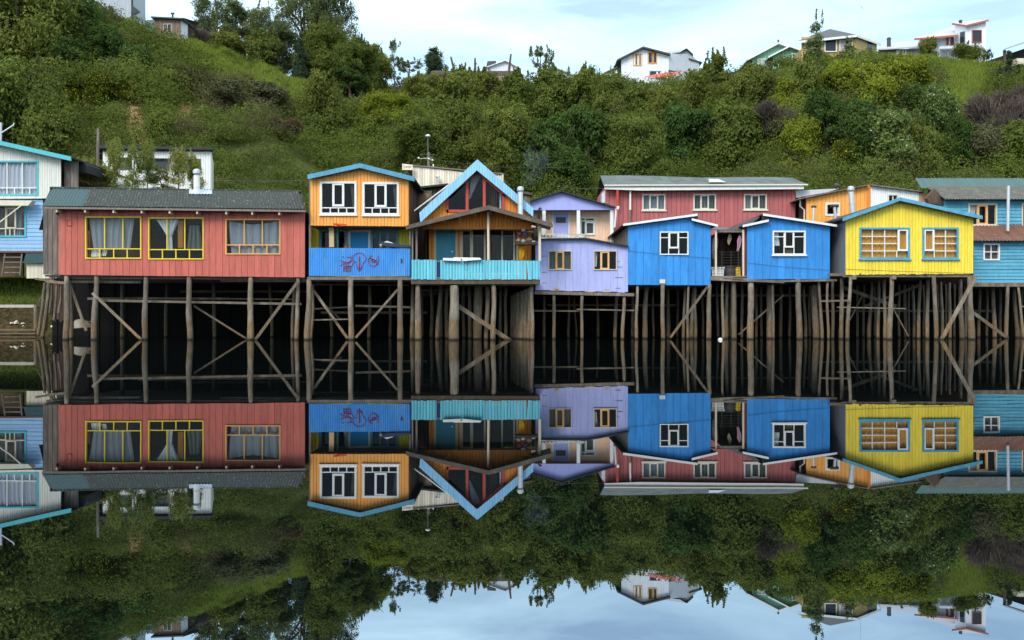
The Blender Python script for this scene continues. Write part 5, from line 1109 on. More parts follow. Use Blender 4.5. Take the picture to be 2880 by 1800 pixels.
# ============================================================ street bits, poles, left bank
def bits():
    Y = 22.; o = thing('street_lamp', 'street lamp with a white dome head above the pale timber house', 'lamp', (X(1204, Y), Y, 3.5)); mb = MB()
    mb.tube([(X(1204, Y), Y, 3.4), (X(1203.5, Y), Y, Z(384, Y))], [.09, .05], 8); mb.build('pole', paint('dull_pole', (.09, .085, .07)), o)
    mb = MB(); c = Vector((X(1203.5, Y), Y, Z(385, Y))); mb.tube([c, c + Vector((0, 0, .05)), c + Vector((0, 0, .12)), c + Vector((0, 0, .17))], [.10, .17, .15, .04], 12); mb.build('lamp_head', M_WHITE, o, True)
    Y = 20.; o = thing('utility_pole', 'utility pole with a small crossarm and insulators behind the pale timber house', 'pole', (X(1208, Y), Y, 3.5)); mb = MB()
    mb.tube([(X(1208, Y), Y, 3.4), (X(1206, Y), Y, Z(428, Y))], [.12, .09], 8); mb.build('pole', M_GREY, o)
    mb = MB(); mb.pb(1198, 1213, 434, 436, Y - .1, Y, .5, Y); mb.pb(1194, 1217, 444, 446, Y - .1, Y, .5, Y); mb.build('crossarm', M_GREY, o)
    for a, b in ((1178, 447), (1217, 453), (1207, 449)):
        mb = MB(); mb.tube([(X(a, Y), Y - .15, Z(b, Y)), (X(a, Y), Y - .15, Z(b - 4, Y))], [.06, .05], 7); mb.tube([(X(a, Y), Y - .12, Z(b, Y)), (X(1206, Y), Y - .1, Z(446, Y))], .015, 4); mb.build('insulator', M_WHITE, o)
    Y = 21.; o = thing('wooden_pole', 'grey wooden pole at the left end of the white shed', 'pole', (X(272, Y), Y, 3.5)); mb = MB()
    mb.tube([(X(271, Y), Y, 3.4), (X(276, Y), Y, Z(362, Y))], [.11, .09], 8); mb.build('pole', M_GREY, o); mb = MB(); mb.tube([(X(276, Y), Y, Z(361.8, Y)), (X(276, Y), Y, Z(360, Y))], [.1, .05], 8); mb.build('cap', M_DKRF, o)
    Y = 17.; o = thing('gutter_arm', 'grey bracket arm sticking up above the left roof edge', 'bracket', (X(20, Y), Y, 8)); mb = MB()
    mb.tube([(X(-20, Y), Y, Z(390, Y)), (X(4, Y), Y, Z(374, Y)), (X(38, Y), Y, Z(352, Y)), (X(40, Y), Y, Z(346, Y))], .05, 6); mb.build('arm', METAL, o); mb = MB(); mb.tube([(X(1, Y), Y, Z(400, Y)), (X(2, Y), Y, Z(345, Y))], .09, 8); mb.build('post', METAL, o)
    # timber edging of the bank
    Y = 13.8; o = thing('bank_edging', 'low weathered timber edging rail along the grassy bank at the left', 'fence', (X(50, Y), Y, 0)); mb = MB()
    mb.pb(-120, 104, 857, 865, Y - .1, Y, .9, Y); mb.build('rail', M_CFRG, o); mb = MB(); mb.tube([(X(101, Y - .2), Y - .2, -.5), (X(100, Y - .2), Y - .2, Z(857, Y))], [.12, .1], 8); mb.build('post', PILE, o)
    Y = 12.7; o = thing('shore_board', 'long half sunken board along the muddy shore at the left', 'board', (X(40, Y), Y, 0)); mb = MB(); mb.beam(-120, 926, 100, 928, 6, Y, Y, .1); mb.beam(-120, 939, 100, 938, 4, Y - .2, Y - .2, .1); mb.build('board', PILE, o)
    # leaning poles and planks at the left end of the red house
    o = thing('leaning_timbers', 'cluster of leaning grey posts and a plank at the left end of the red house', 'timbers', (X(140, 5), 5, 0))
    for a, b, c, d, w in ((126, 795, 108, 940, 8), (140, 790, 118, 960, 10), (150, 760, 104, 862, 4), (156, 735, 140, 800, 6), (166, 720, 150, 790, 5), (160, 800, 152, 900, 7), (172, 805, 166, 880, 6), (146, 800, 140, 880, 6), (200, 800, 204, 956, 10), (134, 800, 130, 930, 6)):
        mb = MB(); Yp = 5 + (a % 7) * .25; r_ = w * k(Yp) / 2; mb.tube([(X(c, Yp), Yp, min(Z(d, Yp), Z(d, Yp))), (X((a + c) / 2 + 2, Yp), Yp, Z((b + d) / 2, Yp)), (X(a, Yp), Yp, Z(b, Yp))], [r_ * 1.1, r_, r_ * .9], 7); mb.build('post', PILE, o)
    brace(o, 103, 784, 180, 796, 7, 4.4, 4.2, .2, 'plank'); brace(o, 130, 791, 182, 796, 9, 4.3, 4.0, .12, 'plank')
    mb = MB(); sheet(mb, (0, 8, 0), (1, 0, 0), (0, 0, 1), (0, -1, 0), X(150, 8), X(190, 8), Z(900, 8), Z(795, 8), (), 'v', .16, .03, .04, ragged=.1); mb.build('board_screen', M_BRN, o)
    Y = 6.0; o = thing('overturned_boat', 'small pale overturned boat hull lying under the left end of the red house', 'boat', (X(235, Y), Y, .4)); vs = []; fs = []
    for i in range(9):
        t = i / 8; w = math.sin(math.pi * min(1, t * .75 + .25)) ** .7; cx = lerp(X(212, Y), X(262, Y), t)
        for j in range(9):
            a = math.pi * j / 8; vs.append((cx, Y - math.cos(a) * .5 * w, Z(924 - 4 * t, Y) + math.sin(a) * .52 * w * (1 - .35 * t)))
    for i in range(8):
        for j in range(8): a = i * 9 + j; fs.append((a, a + 1, a + 10, a + 9))
    mb = MB(); mb.add(vs, fs, .5); mb.build('hull', paint('dirty_hull', (.30, .27, .22), .1, .4), o, True); mb = MB(); mb.tube([(X(212, Y), Y, Z(900, Y)), (X(262, Y), Y, Z(906, Y))], .03, 6); mb.build('keel', M_GREY, o)
    # rubbish on the mud
    for i, (a, b, w, h, c, lb) in enumerate(((33, 908, 5, 5, M_WHITE, 'small white scrap on the muddy bank, leftmost of the litter'), (46, 906, 11, 9, M_NFR, 'tan crumpled bag on the muddy bank'), (65, 909, 9, 3, M_OFFW, 'flat white scrap on the muddy bank'), (68, 917, 10, 7, M_CFR, 'cream scrap near the water on the muddy bank'), (90, 918, 10, 8, M_NFR, 'brown wood scrap beside the bank post'), (150, 917, 13, 6, M_NFR, 'tan scrap on the dark mud under the leaning timbers'))):
        Yp = 14.2 if i < 5 else 12.5; n = 10; c0 = Vector((X(a, Yp), Yp, Z(b + h / 2, Yp))); mb = MB(); w *= k(Yp); h *= k(Yp); top = []
        ring = [[c0 + Vector((math.cos(q * .628) * w / 2 * s * random.uniform(.8, 1.2), math.sin(q * .628) * .2 * s, h * z * random.uniform(.7, 1.1))) for q in range(n)] for s, z in ((1, 0), (.9, .6), (.35, 1))]
        mb.add([p for rr in ring for p in rr], [(i_ * n + j, i_ * n + (j + 1) % n, (i_ + 1) * n + (j + 1) % n, (i_ + 1) * n + j) for i_ in range(2) for j in range(n)] + [tuple(range(2 * n, 3 * n))])
        tag(mb.build('litter', c, None), lb, 'litter', 'litter on the left bank')
    # tubs and clothes on the balcony between the blue houses
    Y = 1.9; o = thing('plastic_tub', 'white square plastic tub on the balcony between the blue houses', 'tub', (X(2019, Y), Y, 3)); mb = MB()
    mb.hexa([(2001, 752), (2037, 752), (2035, 777), (2003, 777)], Y, Y + .5, Y); mb.build('body', M_WHITE, o); mb = MB(); rectframe(mb, 2000, 2038, 751, 756, 2, Y - .03, Y - .005, Y); mb.build('rim', M_WHITE, o)
    Y = 2.0; o = thing('jerrycan', 'yellow plastic canister on the balcony between the blue houses', 'canister', (X(2076, Y), Y, 3)); mb = MB(); mb.hexa([(2070, 754), (2073, 751), (2082, 751), (2083, 776), (2071, 777)], Y, Y + .2, Y); mb.build('body', paint('yellow_plastic', (.75, .50, .02), .05, .2), o)
    mb = MB(); mb.tube([(X(2075, Y), Y + .1, Z(751, Y)), (X(2075, Y), Y + .1, Z(748, Y))], .03, 8); mb.build('cap', DARKM, o)
    Y = 2.3; o = thing('laundry_barrel', 'dark grey drum behind the wire railing of the balcony', 'drum', (X(2055, Y), Y, 3)); mb = MB(); c = X(2054, Y); mb.tube([(c, Y, Z(778, Y)), (c, Y, Z(765, Y)), (c, Y, Z(752, Y))], [.24, .27, .25], 16); mb.build('body', paint('drum_grey', (.07, .065, .07)), o)
    mb = MB(); mb.tube([(c, Y, Z(752, Y)), (c, Y, Z(749, Y))], [.28, .28], 16); mb.build('lid', DARKM, o)
    def cloth(name, lb, Y, pts, mat, cat='laundry', grp='clothes hanging on the dark balcony'):
        vs = []; fs = []; n = len(pts)
        for i, (y, a, b) in enumerate(pts):
            for j in range(7): u = j / 6; vs.append((X(lerp(a, b, u), Y), Y + .035 * math.sin(u * 9 + i) , Z(y, Y)))
        for i in range(n - 1):
            for j in range(6): a = i * 7 + j; fs.append((a, a + 1, a + 8, a + 7))
        mb = MB(); mb.add(vs, fs, .5); mb.add([(v[0], v[1] + .02, v[2]) for v in vs], [f[::-1] for f in fs], .5)
        o = mb.build(name, mat, None, True); tag(o, lb, cat, grp); return o
    cloth('hanging_shirt', 'pink shirt hanging at the right of the dark balcony', 1.75, [(660, 2079, 2081), (668, 2077, 2084), (675, 2074, 2085), (690, 2074, 2083), (706, 2072, 2078)], C_PINK)
    cloth('hanging_towel', 'beige cloth bundle hanging in the middle of the dark balcony', 1.9, [(652, 2052, 2055), (662, 2049, 2057), (672, 2047, 2057), (680, 2046, 2054), (688, 2048, 2052)], C_BEIGE)
    cloth('hanging_sheet', 'pale pinkish sheet hanging behind the left balcony post', 1.85, [(668, 2006, 2020), (690, 2003, 2019), (712, 2002, 2015), (728, 2005, 2013)], clothmat('dusty_cloth', (.34, .26, .27)))
    cloth('yellow_towel', 'yellow cloth hanging on the brown porch at the right', .6, [(690, 1457, 1474), (705, 1458, 1475), (718, 1460, 1474), (731, 1461, 1465)], C_YCL, 'towel', None)
    cloth('red_garland', 'orange red streamer hung under the edge of the orange upper storey', -.12, [(628, 938, 944), (631, 938, 977), (634, 940, 976), (637, 943, 948)], paint('orange_red_cloth', (.75, .12, .02), .1), 'streamer', None)
    cols = (paint('clutter_white', (.55, .55, .52), .1, .3), paint('clutter_red', (.28, .05, .05), .1, .3), paint('clutter_blue', (.05, .08, .25), .1, .3), paint('clutter_tan', (.35, .27, .18), .2, .3))
    sp = ((1458, 676, 12, 11, 3, 'tan bag at the left end of the porch shelf clutter'), (1472, 678, 12, 9, 0, 'white bag in the middle of the porch shelf clutter'), (1462, 658, 12, 9, 1, 'dark red bundle on top of the porch shelf clutter'), (1476, 658, 10, 10, 2, 'blue bundle on top of the porch shelf clutter'), (1488, 674, 14, 11, 3, 'tan bundle at the right of the porch shelf clutter'), (1500, 680, 12, 6, 0, 'white packet at the right end of the porch shelf clutter'), (1472, 648, 12, 7, 0, 'white sack topmost on the porch shelf clutter'), (1493, 652, 22, 6, 3, 'flat pale box topmost on the porch shelf clutter'))
    for a, b, w, h, c, lb in sp:
        Yp = .45; n = 10; w *= k(Yp); h *= k(Yp); c0 = Vector((X(a, Yp), Yp, Z(b, Yp))); mb = MB()
        ring = [[c0 + Vector((math.cos(q * .628) * w * .62 * s * random.uniform(.75, 1.2), math.sin(q * .628) * .16 * s, h * z * random.uniform(.9, 1.1))) for q in range(n)] for s, z in ((.6, -.62), (1, -.2), (.9, .3), (.35, .6))]
        mb.add([p for rr in ring for p in rr], [(i_ * n + j, i_ * n + (j + 1) % n, (i_ + 1) * n + (j + 1) % n, (i_ + 1) * n + j) for i_ in range(3) for j in range(n)] + [tuple(range(3 * n, 4 * n)), tuple(range(n))[::-1]])
        tag(mb.build('bundle', cols[c], None), lb, 'bundle', 'clutter piled on the porch shelf')
    # boards on the turquoise parapet, flower pots etc. on the blue balcony
    mb = MB(); mb.hexa([(1246, 726), (1295, 727), (1298, 735), (1247, 733)], -.35, -.05, -.2); mb.hexa([(1299, 728), (1352, 727), (1355, 731), (1302, 735)], -.36, -.06, -.2); mb.hexa([(1275, 724), (1350, 725), (1352, 727), (1275, 727)], -.1, .2, -.1)
    tag(mb.build('white_boards', M_WHITE, None), 'two white painted boards lying on top of the turquoise parapet', 'boards')
    mb = MB(); mb.beam(932, 640, 933, 695, 17, .35, .3, .05); tag(mb.build('hanging_board', paint('tan_plank', (.56, .38, .20), .05, .2), None), 'upright tan board behind the blue balcony parapet', 'board')
    mb = MB(); mb.tube([(X(949.5, .4), .4, Z(700, .4)), (X(949.5, .4), .4, Z(628, .4))], .035, 8); tag(mb.build('green_pole', paint('green_pole', (.02, .12, .07)), None), 'thin dark green pole behind the blue balcony parapet', 'pole')
    o = thing('flower_pot', 'small reddish flower pot on the blue balcony left of the blue door', 'pot', (X(974, .3), .3, 4)); mb = MB(); c = X(974, .3); mb.tube([(c, .3, Z(700, .3)), (c, .3, Z(693, .3))], [.09, .12], 10); mb.build('pot', paint('terracotta', (.25, .09, .05)), o)
    mb = MB()
    for i in range(30): a = random.uniform(-.13, .13); z = Z(693, .3) + random.uniform(0, .1); y = .3 + random.uniform(-.1, .1); mb.add([(c + a, y, z), (c + a + .04, y - .02, z + .02), (c + a + .02, y + .02, z + .05)], [(0, 1, 2)])
    mb.build('plant', paint('pot_leaf', (.12, .07, .03), .3), o)
    o = thing('folded_tarp', 'dark tarpaulin draped on poles over the right half of the blue parapet', 'tarp', (X(1110, 0), 0, 4.1)); mb = MB(); mb.hexa([(1066, 684), (1075, 681), (1156, 691), (1156, 696), (1100, 695), (1075, 691)], -.12, .35, 0); mb.build('sheet', paint('dark_blue_tarp', (.02, .035, .07), .1, .4), o)
    mb = MB(); mb.hexa([(1078, 683), (1088, 678), (1098, 681), (1108, 684), (1095, 686)], -.1, .1, 0); mb.build('bundle', M_OFFW, o); mb = MB(); mb.tube([(X(1072, 0), -.15, Z(692, 0)), (X(1072, 0), -.1, Z(690, 0))], .05, 8); mb.build('pole_end', M_NFR, o)
    mb = MB(); c = Vector((X(2023, 0), -.2, .03)); n = 9
    ring = [[c + Vector((math.cos(q * .698) * .09 * s * random.uniform(.8, 1.2), math.sin(q * .698) * .12 * s, z)) for q in range(n)] for s, z in ((.9, -.05), (1, .015), (.6, .05), (.25, .07))]
    mb.add([p for rr in ring for p in rr], [(i_ * n + j, i_ * n + (j + 1) % n, (i_ + 1) * n + (j + 1) % n, (i_ + 1) * n + j) for i_ in range(3) for j in range(n)] + [tuple(range(3 * n, 4 * n))]); tag(mb.build('floating_bag', M_WHITE, None, True), 'small white bag floating among the stilts of the blue houses', 'bag')
M_CFRG = paint('bleached_timber', (.42, .38, .32), .1, .3)
bits()

def smoke():
    Y = 6.; o = thing('chimney_smoke', 'thin bluish wood smoke drifting above the metal flue and lilac gable', 'smoke', (X(1495, Y), Y, 8)); o['kind'] = 'stuff'
    mb = MB(); vs = []; fs = []; c = [(1466, 533, 8), (1478, 515, 16), (1492, 495, 26), (1505, 470, 36), (1512, 440, 42), (1505, 410, 36)]; n = 12
    pts = [(X(a, Y), Y + .2 * i, Z(b, Y)) for i, (a, b, w) in enumerate(c)]; mb.tube(pts, [w * k(Y) for a, b, w in c], n)
    m = bpy.data.materials.new('wood_smoke'); nn, l, out = nt(m); pv = nn.new('ShaderNodeVolumePrincipled'); pv.inputs['Color'].default_value = (.62, .72, .85, 1)
    v = ramp(nn, l, noise(nn, l, worldpos(nn, l), 1.6, 4), .42, .7); l.new(mathn(nn, l, 'MULTIPLY', v, .11), pv.inputs['Density']); l.new(pv.outputs[0], out.inputs['Volume'])
    s_ = mb.build('plume', m, o, True)
smoke()

def cables():
    for (a, b, Ya), (c, d, Yc), sag, lb in (((600, 506, 22), (864, 508, 6.5), 3, 'thin black cable strung from the white shed to the orange house'), ((1560, 524, 11), (1702, 529, 10), 4, 'thin cable running from above the lilac gable to the long red building'), ((1206, 446, 20), (1600, 470, 26), 14, 'thin cable crossing the trees from the utility pole to the right')):
        A = Vector((X(a, Ya), Ya, Z(b, Ya))); C_ = Vector((X(c, Yc), Yc, Z(d, Yc))); pts = [A.lerp(C_, i / 10) - Vector((0, 0, sag * .02 * 4 * (i / 10) * (1 - i / 10))) for i in range(11)]
        mb = MB(); mb.tube(pts, .016, 4); tag(mb.build('overhead_cable', DARKM, None), lb, 'cable')
cables()
# ============================================================ foliage
def leafmat(name, dark, light, alt=None, flower=None, fthr=.93, trans=.30):
    m = bpy.data.materials.new(name); n, l, out = nt(m)
    t = attr(n, 'tint'); h = attr(n, 'hue')
    c = mixc(n, l, t, dark, light)
    if alt is not None: c = mixc(n, l, mathn(n, l, 'MULTIPLY', h, 1.0, True), c, alt)
    oi = n.new('ShaderNodeObjectInfo')
    hs = n.new('ShaderNodeHueSaturation'); l.new(c, hs.inputs['Color'])
    wn = ramp(n, l, noise(n, l, worldpos(n, l), .11, 3, .55), .35, .65)
    v = mathn(n, l, 'MULTIPLY_ADD', oi.outputs['Random'], .16); v.node.inputs[2].default_value = .80
    v = mathn(n, l, 'ADD', v, mathn(n, l, 'MULTIPLY', wn, .28)); l.new(v, hs.inputs['Value'])
    hh = mathn(n, l, 'MULTIPLY_ADD', oi.outputs['Random'], -.025); hh.node.inputs[2].default_value = .512; l.new(hh, hs.inputs['Hue'])
    c = hs.outputs[0]
    if flower is not None: c = mixc(n, l, ramp(n, l, t, fthr, fthr + .01), c, flower)
    d = n.new('ShaderNodeBsdfDiffuse'); tr = n.new('ShaderNodeBsdfTranslucent'); l.new(c, d.inputs[0]); l.new(c, tr.inputs[0])
    mx = n.new('ShaderNodeMixShader'); mx.inputs[0].default_value = trans; l.new(d.outputs[0], mx.inputs[1]); l.new(tr.outputs[0], mx.inputs[2])
    l.new(mx.outputs[0], out.inputs[0])
    return m
LM = {
 'olive': leafmat('olive_leaves', (.072, .085, .020), (.195, .234, .052)),
 'dark': leafmat('dark_leaves', (.030, .055, .017), (.092, .148, .036)),
 'bright': leafmat('yellow_green_leaves', (.095, .115, .015), (.265, .30, .036)),
 'airy': leafmat('small_grey_green_leaves', (.075, .095, .042), (.20, .24, .10)),
 'brown': leafmat('brownish_twigs', (.075, .062, .052), (.18, .145, .115), trans=.1),
 'redbrown': leafmat('red_brown_twigs', (.10, .065, .04), (.23, .14, .085), trans=.1),
 'thicket': leafmat('thicket_leaves', (.058, .062, .03), (.145, .145, .072), trans=.15),
 'gorse': leafmat('gorse_leaves', (.035, .055, .012), (.10, .13, .02), None, (.70, .52, .01), .86),
 'flower': leafmat('white_flowering_leaves', (.065, .095, .030), (.18, .24, .065), None, (.62, .58, .48), .955),
 'young': leafmat('young_olive_leaves', (.13, .15, .03), (.33, .36, .10)),
 'pine': leafmat('dull_conifer_leaves', (.022, .040, .022), (.07, .10, .055)),
 'scrub': leafmat('scrub_leaves', (.055, .075, .017), (.160, .204, .042), (.11, .09, .055)),
 'grass': leafmat('grass_blades', (.085, .135, .016), (.22, .30, .04), (.28, .26, .08)),
}
def npmesh(name, V, nper, mat, tint, hue=None):
    """V: (N*nper, 3) vertices forming N separate polygons"""
    N = len(V) // nper; me = bpy.data.meshes.new(name)
    me.vertices.add(len(V)); me.vertices.foreach_set('co', V.astype(np.float32).ravel())
    me.loops.add(len(V)); me.loops.foreach_set('vertex_index', np.arange(len(V), dtype=np.int32))
    me.polygons.add(N); me.polygons.foreach_set('loop_start', np.arange(0, len(V), nper, dtype=np.int32))
    me.update(calc_edges=True)
    a = me.attributes.new('tint', 'FLOAT', 'FACE'); a.data.foreach_set('value', tint.astype(np.float32))
    a = me.attributes.new('hue', 'FLOAT', 'FACE'); a.data.foreach_set('value', (hue if hue is not None else np.zeros(N)).astype(np.float32))
    me.materials.append(mat); return me
def unit(v): return v / np.maximum(np.linalg.norm(v, axis=1, keepdims=True), 1e-6)
def leafquads(P, Nn, size, rs, slim=.55, jitter=.5):
    n = unit(Nn + rs.normal(0, jitter, P.shape)); r = rs.normal(0, 1, P.shape)
    a = unit(np.cross(n, r)); b = np.cross(n, a)
    s = (size * rs.uniform(.6, 1.3, len(P)))[:, None]
    q = np.stack([P - a * s, P - b * s * slim, P + a * s, P + b * s * slim], 1)
    return q.reshape(-1, 3)
def crown(seed, W, H, nl, lr, nleaf, ls, shape='round', shoots=0, hollow=.0):
    """lobed crown, W wide, H tall, base at z=0; lobes are masses of single leaves"""
    rs = np.random.RandomState(seed)
    C = []; R = []
    for i in range(nl):
        u = rs.uniform(0, 1); ang = rs.uniform(0, 2 * math.pi)
        if shape == 'cone': z = u ** 1.4; rad = (1 - z) * .85 + .08
        elif shape == 'column': z = u; rad = .8 * math.sin(math.pi * min(1, z * .85 + .15)) ** .6
        elif shape == 'airy': z = .06 + .94 * u; rad = math.sin(math.pi * (z * .75 + .14)) ** .6
        else: z = u ** .8; rad = math.sqrt(max(0, 1 - (abs(z - .35) / .66) ** 2.3))
        q = math.sqrt(rs.uniform(.08, 1)) * rad * (1 - lr * .9) * (1 if shape in ('cone', 'column') else 1 + .28 * math.sin(3 * ang + seed) * math.sin(2 * ang + seed * 1.7))
        r = lr * W / 2 * rs.uniform(.5, 1.4) * (1 if shape != 'cone' else (1.15 - .7 * z))
        C.append((math.cos(ang) * q * W / 2, math.sin(ang) * q * W / 2, min(H - r * .7, max(r * .5, z * H)))); R.append(r)
    C = np.array(C); R = np.array(R)
    w = R ** 2 / np.sum(R ** 2); idx = rs.choice(len(R), nleaf, p=w)
    d = unit(rs.normal(0, 1, (nleaf, 3)) + np.array([0, 0, .35])); rr = rs.uniform(0, 1, nleaf) ** .45
    f = 1 + .28 * np.sin(d[:, 0] * 7 + idx) * np.sin(d[:, 1] * 6 + idx * 2) * 1.0 + .15 * np.sin(d[:, 2] * 11 + idx)
    P = C[idx] + d * (R[idx] * (.30 + .75 * rr) * f)[:, None] * np.array([1, 1, .82])
    P = P + np.stack([np.sin(P[:, 1] * 1.7 + seed), np.sin(P[:, 2] * 2.1 + seed * 2), np.sin(P[:, 0] * 1.9 + seed * 3)], 1) * .045 * W / 2 * 1.6 + np.stack([np.sin(P[:, 2] * 5 + seed), np.sin(P[:, 0] * 4.3), np.sin(P[:, 1] * 4.7)], 1) * .10
    lob = rs.uniform(-.12, .12, len(R))[idx]
    Nn = d.copy(); tint = np.clip(rs.normal(.45, .14, nleaf) + lob + .18 * (rr - .5), 0, .92)
    fl = rs.uniform(0, 1, nleaf) > .93
    tint = np.where(fl & (rr > .75), rs.uniform(.93, 1, nleaf), tint)
    if shoots:
        A = []; B = []
        for i in range(shoots):
            j = rs.randint(len(R)); top = C[j] + np.array([rs.normal(0, .5) * R[j], rs.normal(0, .5) * R[j], R[j] * .7])
            if top[2] < H * .45: continue
            m = 60; hh = rs.uniform(.10, .22) * H; t = rs.uniform(0, 1, m)
            lean = rs.normal(0, .12, 2)
            A.append(top + np.stack([lean[0] * t * hh + rs.normal(0, .09, m) * (1 - t * .7), lean[1] * t * hh + rs.normal(0, .09, m) * (1 - t * .7), t * hh], 1)); B.append(rs.normal(0, 1, (m, 3)))
        if A:
            A = np.concatenate(A); B = np.concatenate(B); P = np.concatenate([P, A]); Nn = np.concatenate([Nn, B]); tint = np.concatenate([tint, np.clip(rs.normal(.6, .15, len(A)), 0, .92)])
    return leafquads(P, Nn, ls, rs), tint
def twigball(seed, W, H, n, length):
    """leafless shrub: masses of fine upward twigs"""
    rs = np.random.RandomState(seed)
    ang = rs.uniform(0, 2 * math.pi, n); u = rs.uniform(0, 1, n); rad = np.sqrt(rs.uniform(0, 1, n))
    z = u * H; env = np.sqrt(np.clip(1 - (np.abs(u - .45) / .56) ** 2.2, .02, 1))
    k_ = 11; ca = rs.uniform(0, 6.28, k_); cr = np.sqrt(rs.uniform(0, .55, k_)) * W / 2; cz = rs.uniform(.15, .72, k_) * H; cs = rs.uniform(.20, .34, k_) * W * .62
    ii = rs.randint(0, k_, n); dd = unit(rs.normal(0, 1, (n, 3))) * (rs.uniform(0, 1, n) ** .4)[:, None]
    P = np.stack([np.cos(ca[ii]) * cr[ii], np.sin(ca[ii]) * cr[ii], cz[ii]], 1) + dd * cs[ii][:, None] * np.array([1, 1, .8]); P[:, 2] = np.clip(P[:, 2], 0, H)
    d = unit(np.stack([P[:, 0] / W * 1.6, P[:, 1] / W * 1.6, np.full(n, .7)], 1) + rs.normal(0, .35, (n, 3)))
    s = unit(np.cross(d, rs.normal(0, 1, (n, 3)))) * .028; L = (length * rs.uniform(.5, 1.3, n))[:, None]
    q = np.stack([P - s, P + s, P + d * L + s * .3, P + d * L - s * .3], 1).reshape(-1, 3)
    return q, np.clip(rs.normal(.5, .25, n), 0, 1)
PROTO = {}
def proto(kind, big, var):
    key = (kind, big, var)
    if key in PROTO: return PROTO[key]
    sd = hash(key[0]) % 1; sd = sum(map(ord, kind)) * 7 + var * 31 + (500 if big else 0)
    g = 1.0
    if kind in ('brown', 'redbrown', 'purple'):
        W, H = (8., 6.5) if big else (4.5, 3.6); V, t = twigball(sd, W, H, 22000 if big else 13000, .55)
        mat = LM['brown'] if kind != 'redbrown' else LM['redbrown']
    elif kind == 'pine': W, H = (3.6, 7.); V, t = crown(sd, W, H, 40, .5, 16000, .13, 'cone'); mat = LM['pine']
    elif kind == 'round_pine': W, H = (5., 5.6); V, t = crown(sd, W, H, 26, .45, 16000, .13, 'column'); mat = LM['pine']
    elif kind == 'column': W, H = (3.2, 8.); V, t = crown(sd, W, H, 26, .45, 9000, .13, 'column', 10); mat = LM['airy']
    elif kind == 'shoots': W, H = (4.2, 5.2); V, t = crown(sd, W, H, 14, .36, 7000, .15, 'round', 40); mat = LM['olive']
    elif kind == 'airy': W, H = (8.5, 9.5) if big else (4.5, 5.5); V, t = crown(sd, W, H, 95 if big else 34, .20, 40000 if big else 11000, .10, 'airy', 40); mat = LM['airy']
    elif kind == 'feather': W, H = (3.2, 4.6); V, t = crown(sd, W, H, 22, .17, 2200, .085, 'airy', 34); mat = LM['airy']
    elif kind == 'young': W, H = (2.6, 4.2); V, t = crown(sd, W, H, 30, .34, 4600, .075, 'round', 40); mat = LM['young']
    else:
        W, H = (9., 7.5) if big else (4.8, 4.0)
        V, t = crown(sd, W, H, 48 if big else 24, .30 if big else .36, 46000 if big else 17000, .125 if big else .11, 'round', {'olive': 34, 'bright': 18, 'dark': 8, 'gorse': 26, 'flower': 8}.get(kind, 10))
        mat = LM[kind]
    me = npmesh(kind + '_crown', V, 4, mat, t)
    # trunk with limbs
    rs = random.Random(sd); mb = MB(); r0 = .035 * W if kind not in ('brown', 'redbrown', 'purple', 'gorse', 'flower') else .02 * W
    mb.tube([(0, 0, -.8), (.05 * W * rs.uniform(-1, 1), 0, H * .3), (.05 * W * rs.uniform(-1, 1), .03 * W, H * .6), (0, 0, H * .86)], [r0, r0 * .8, r0 * .5, r0 * .15], 7)
    for i in range(7):
        a = i * 2.4 + rs.random(); z = H * rs.uniform(.18, .6); L = W * rs.uniform(.25, .50)
        mb.tube([(0, 0, z), (math.cos(a) * L * .5, math.sin(a) * L * .5, z + L * .35), (math.cos(a) * L, math.sin(a) * L, z + L * .8)], [r0 * .45, r0 * .3, r0 * .08], 5)
    tm = bpy.data.meshes.new('trunk'); tm.from_pydata(mb.v, [], mb.f); at = tm.attributes.new('tint', 'FLOAT', 'FACE'); at.data.foreach_set('value', mb.t); tm.materials.append(M_BRN)
    PROTO[key] = (me, tm, W, H); return PROTO[key]
ORD = {'n': 0}
def tree(px, y0, y1, w, kind, label, name='tree', cat='tree', D=None, group=None, big=None):
    if D is None: D = groundD(px, min(y1, 760), 62)
    D = max(D, 56); Y = D - 40; Hm = (y1 - y0) * D / FPX; Wm = w * D / FPX
    if big is None: big = Wm > 6.2
    ORD['n'] += 1; me, tm, W, H = proto(kind, big, ORD['n'] % 2)
    z = CH + (900 - y1) * D / FPX; gz = ground(px, D)
    r = thing(name, label, cat, (X(px, Y), Y, z), group)
    sx, sz = Wm / W, Hm / H
    for nm, m_ in (('crown', me), ('trunk', tm)):
        o = bpy.data.objects.new(nm, m_); COL.objects.link(o); o.parent = r; o.scale = (sx, (sx + sz) / 2, sz)
        if nm == 'trunk' and gz < z - .3: 
            o.scale = (sx, sx, sz)
    r.rotation_euler = (0, 0, random.uniform(0, 6.28)); return r

T = tree; B = dict(name='bush', cat='bush')
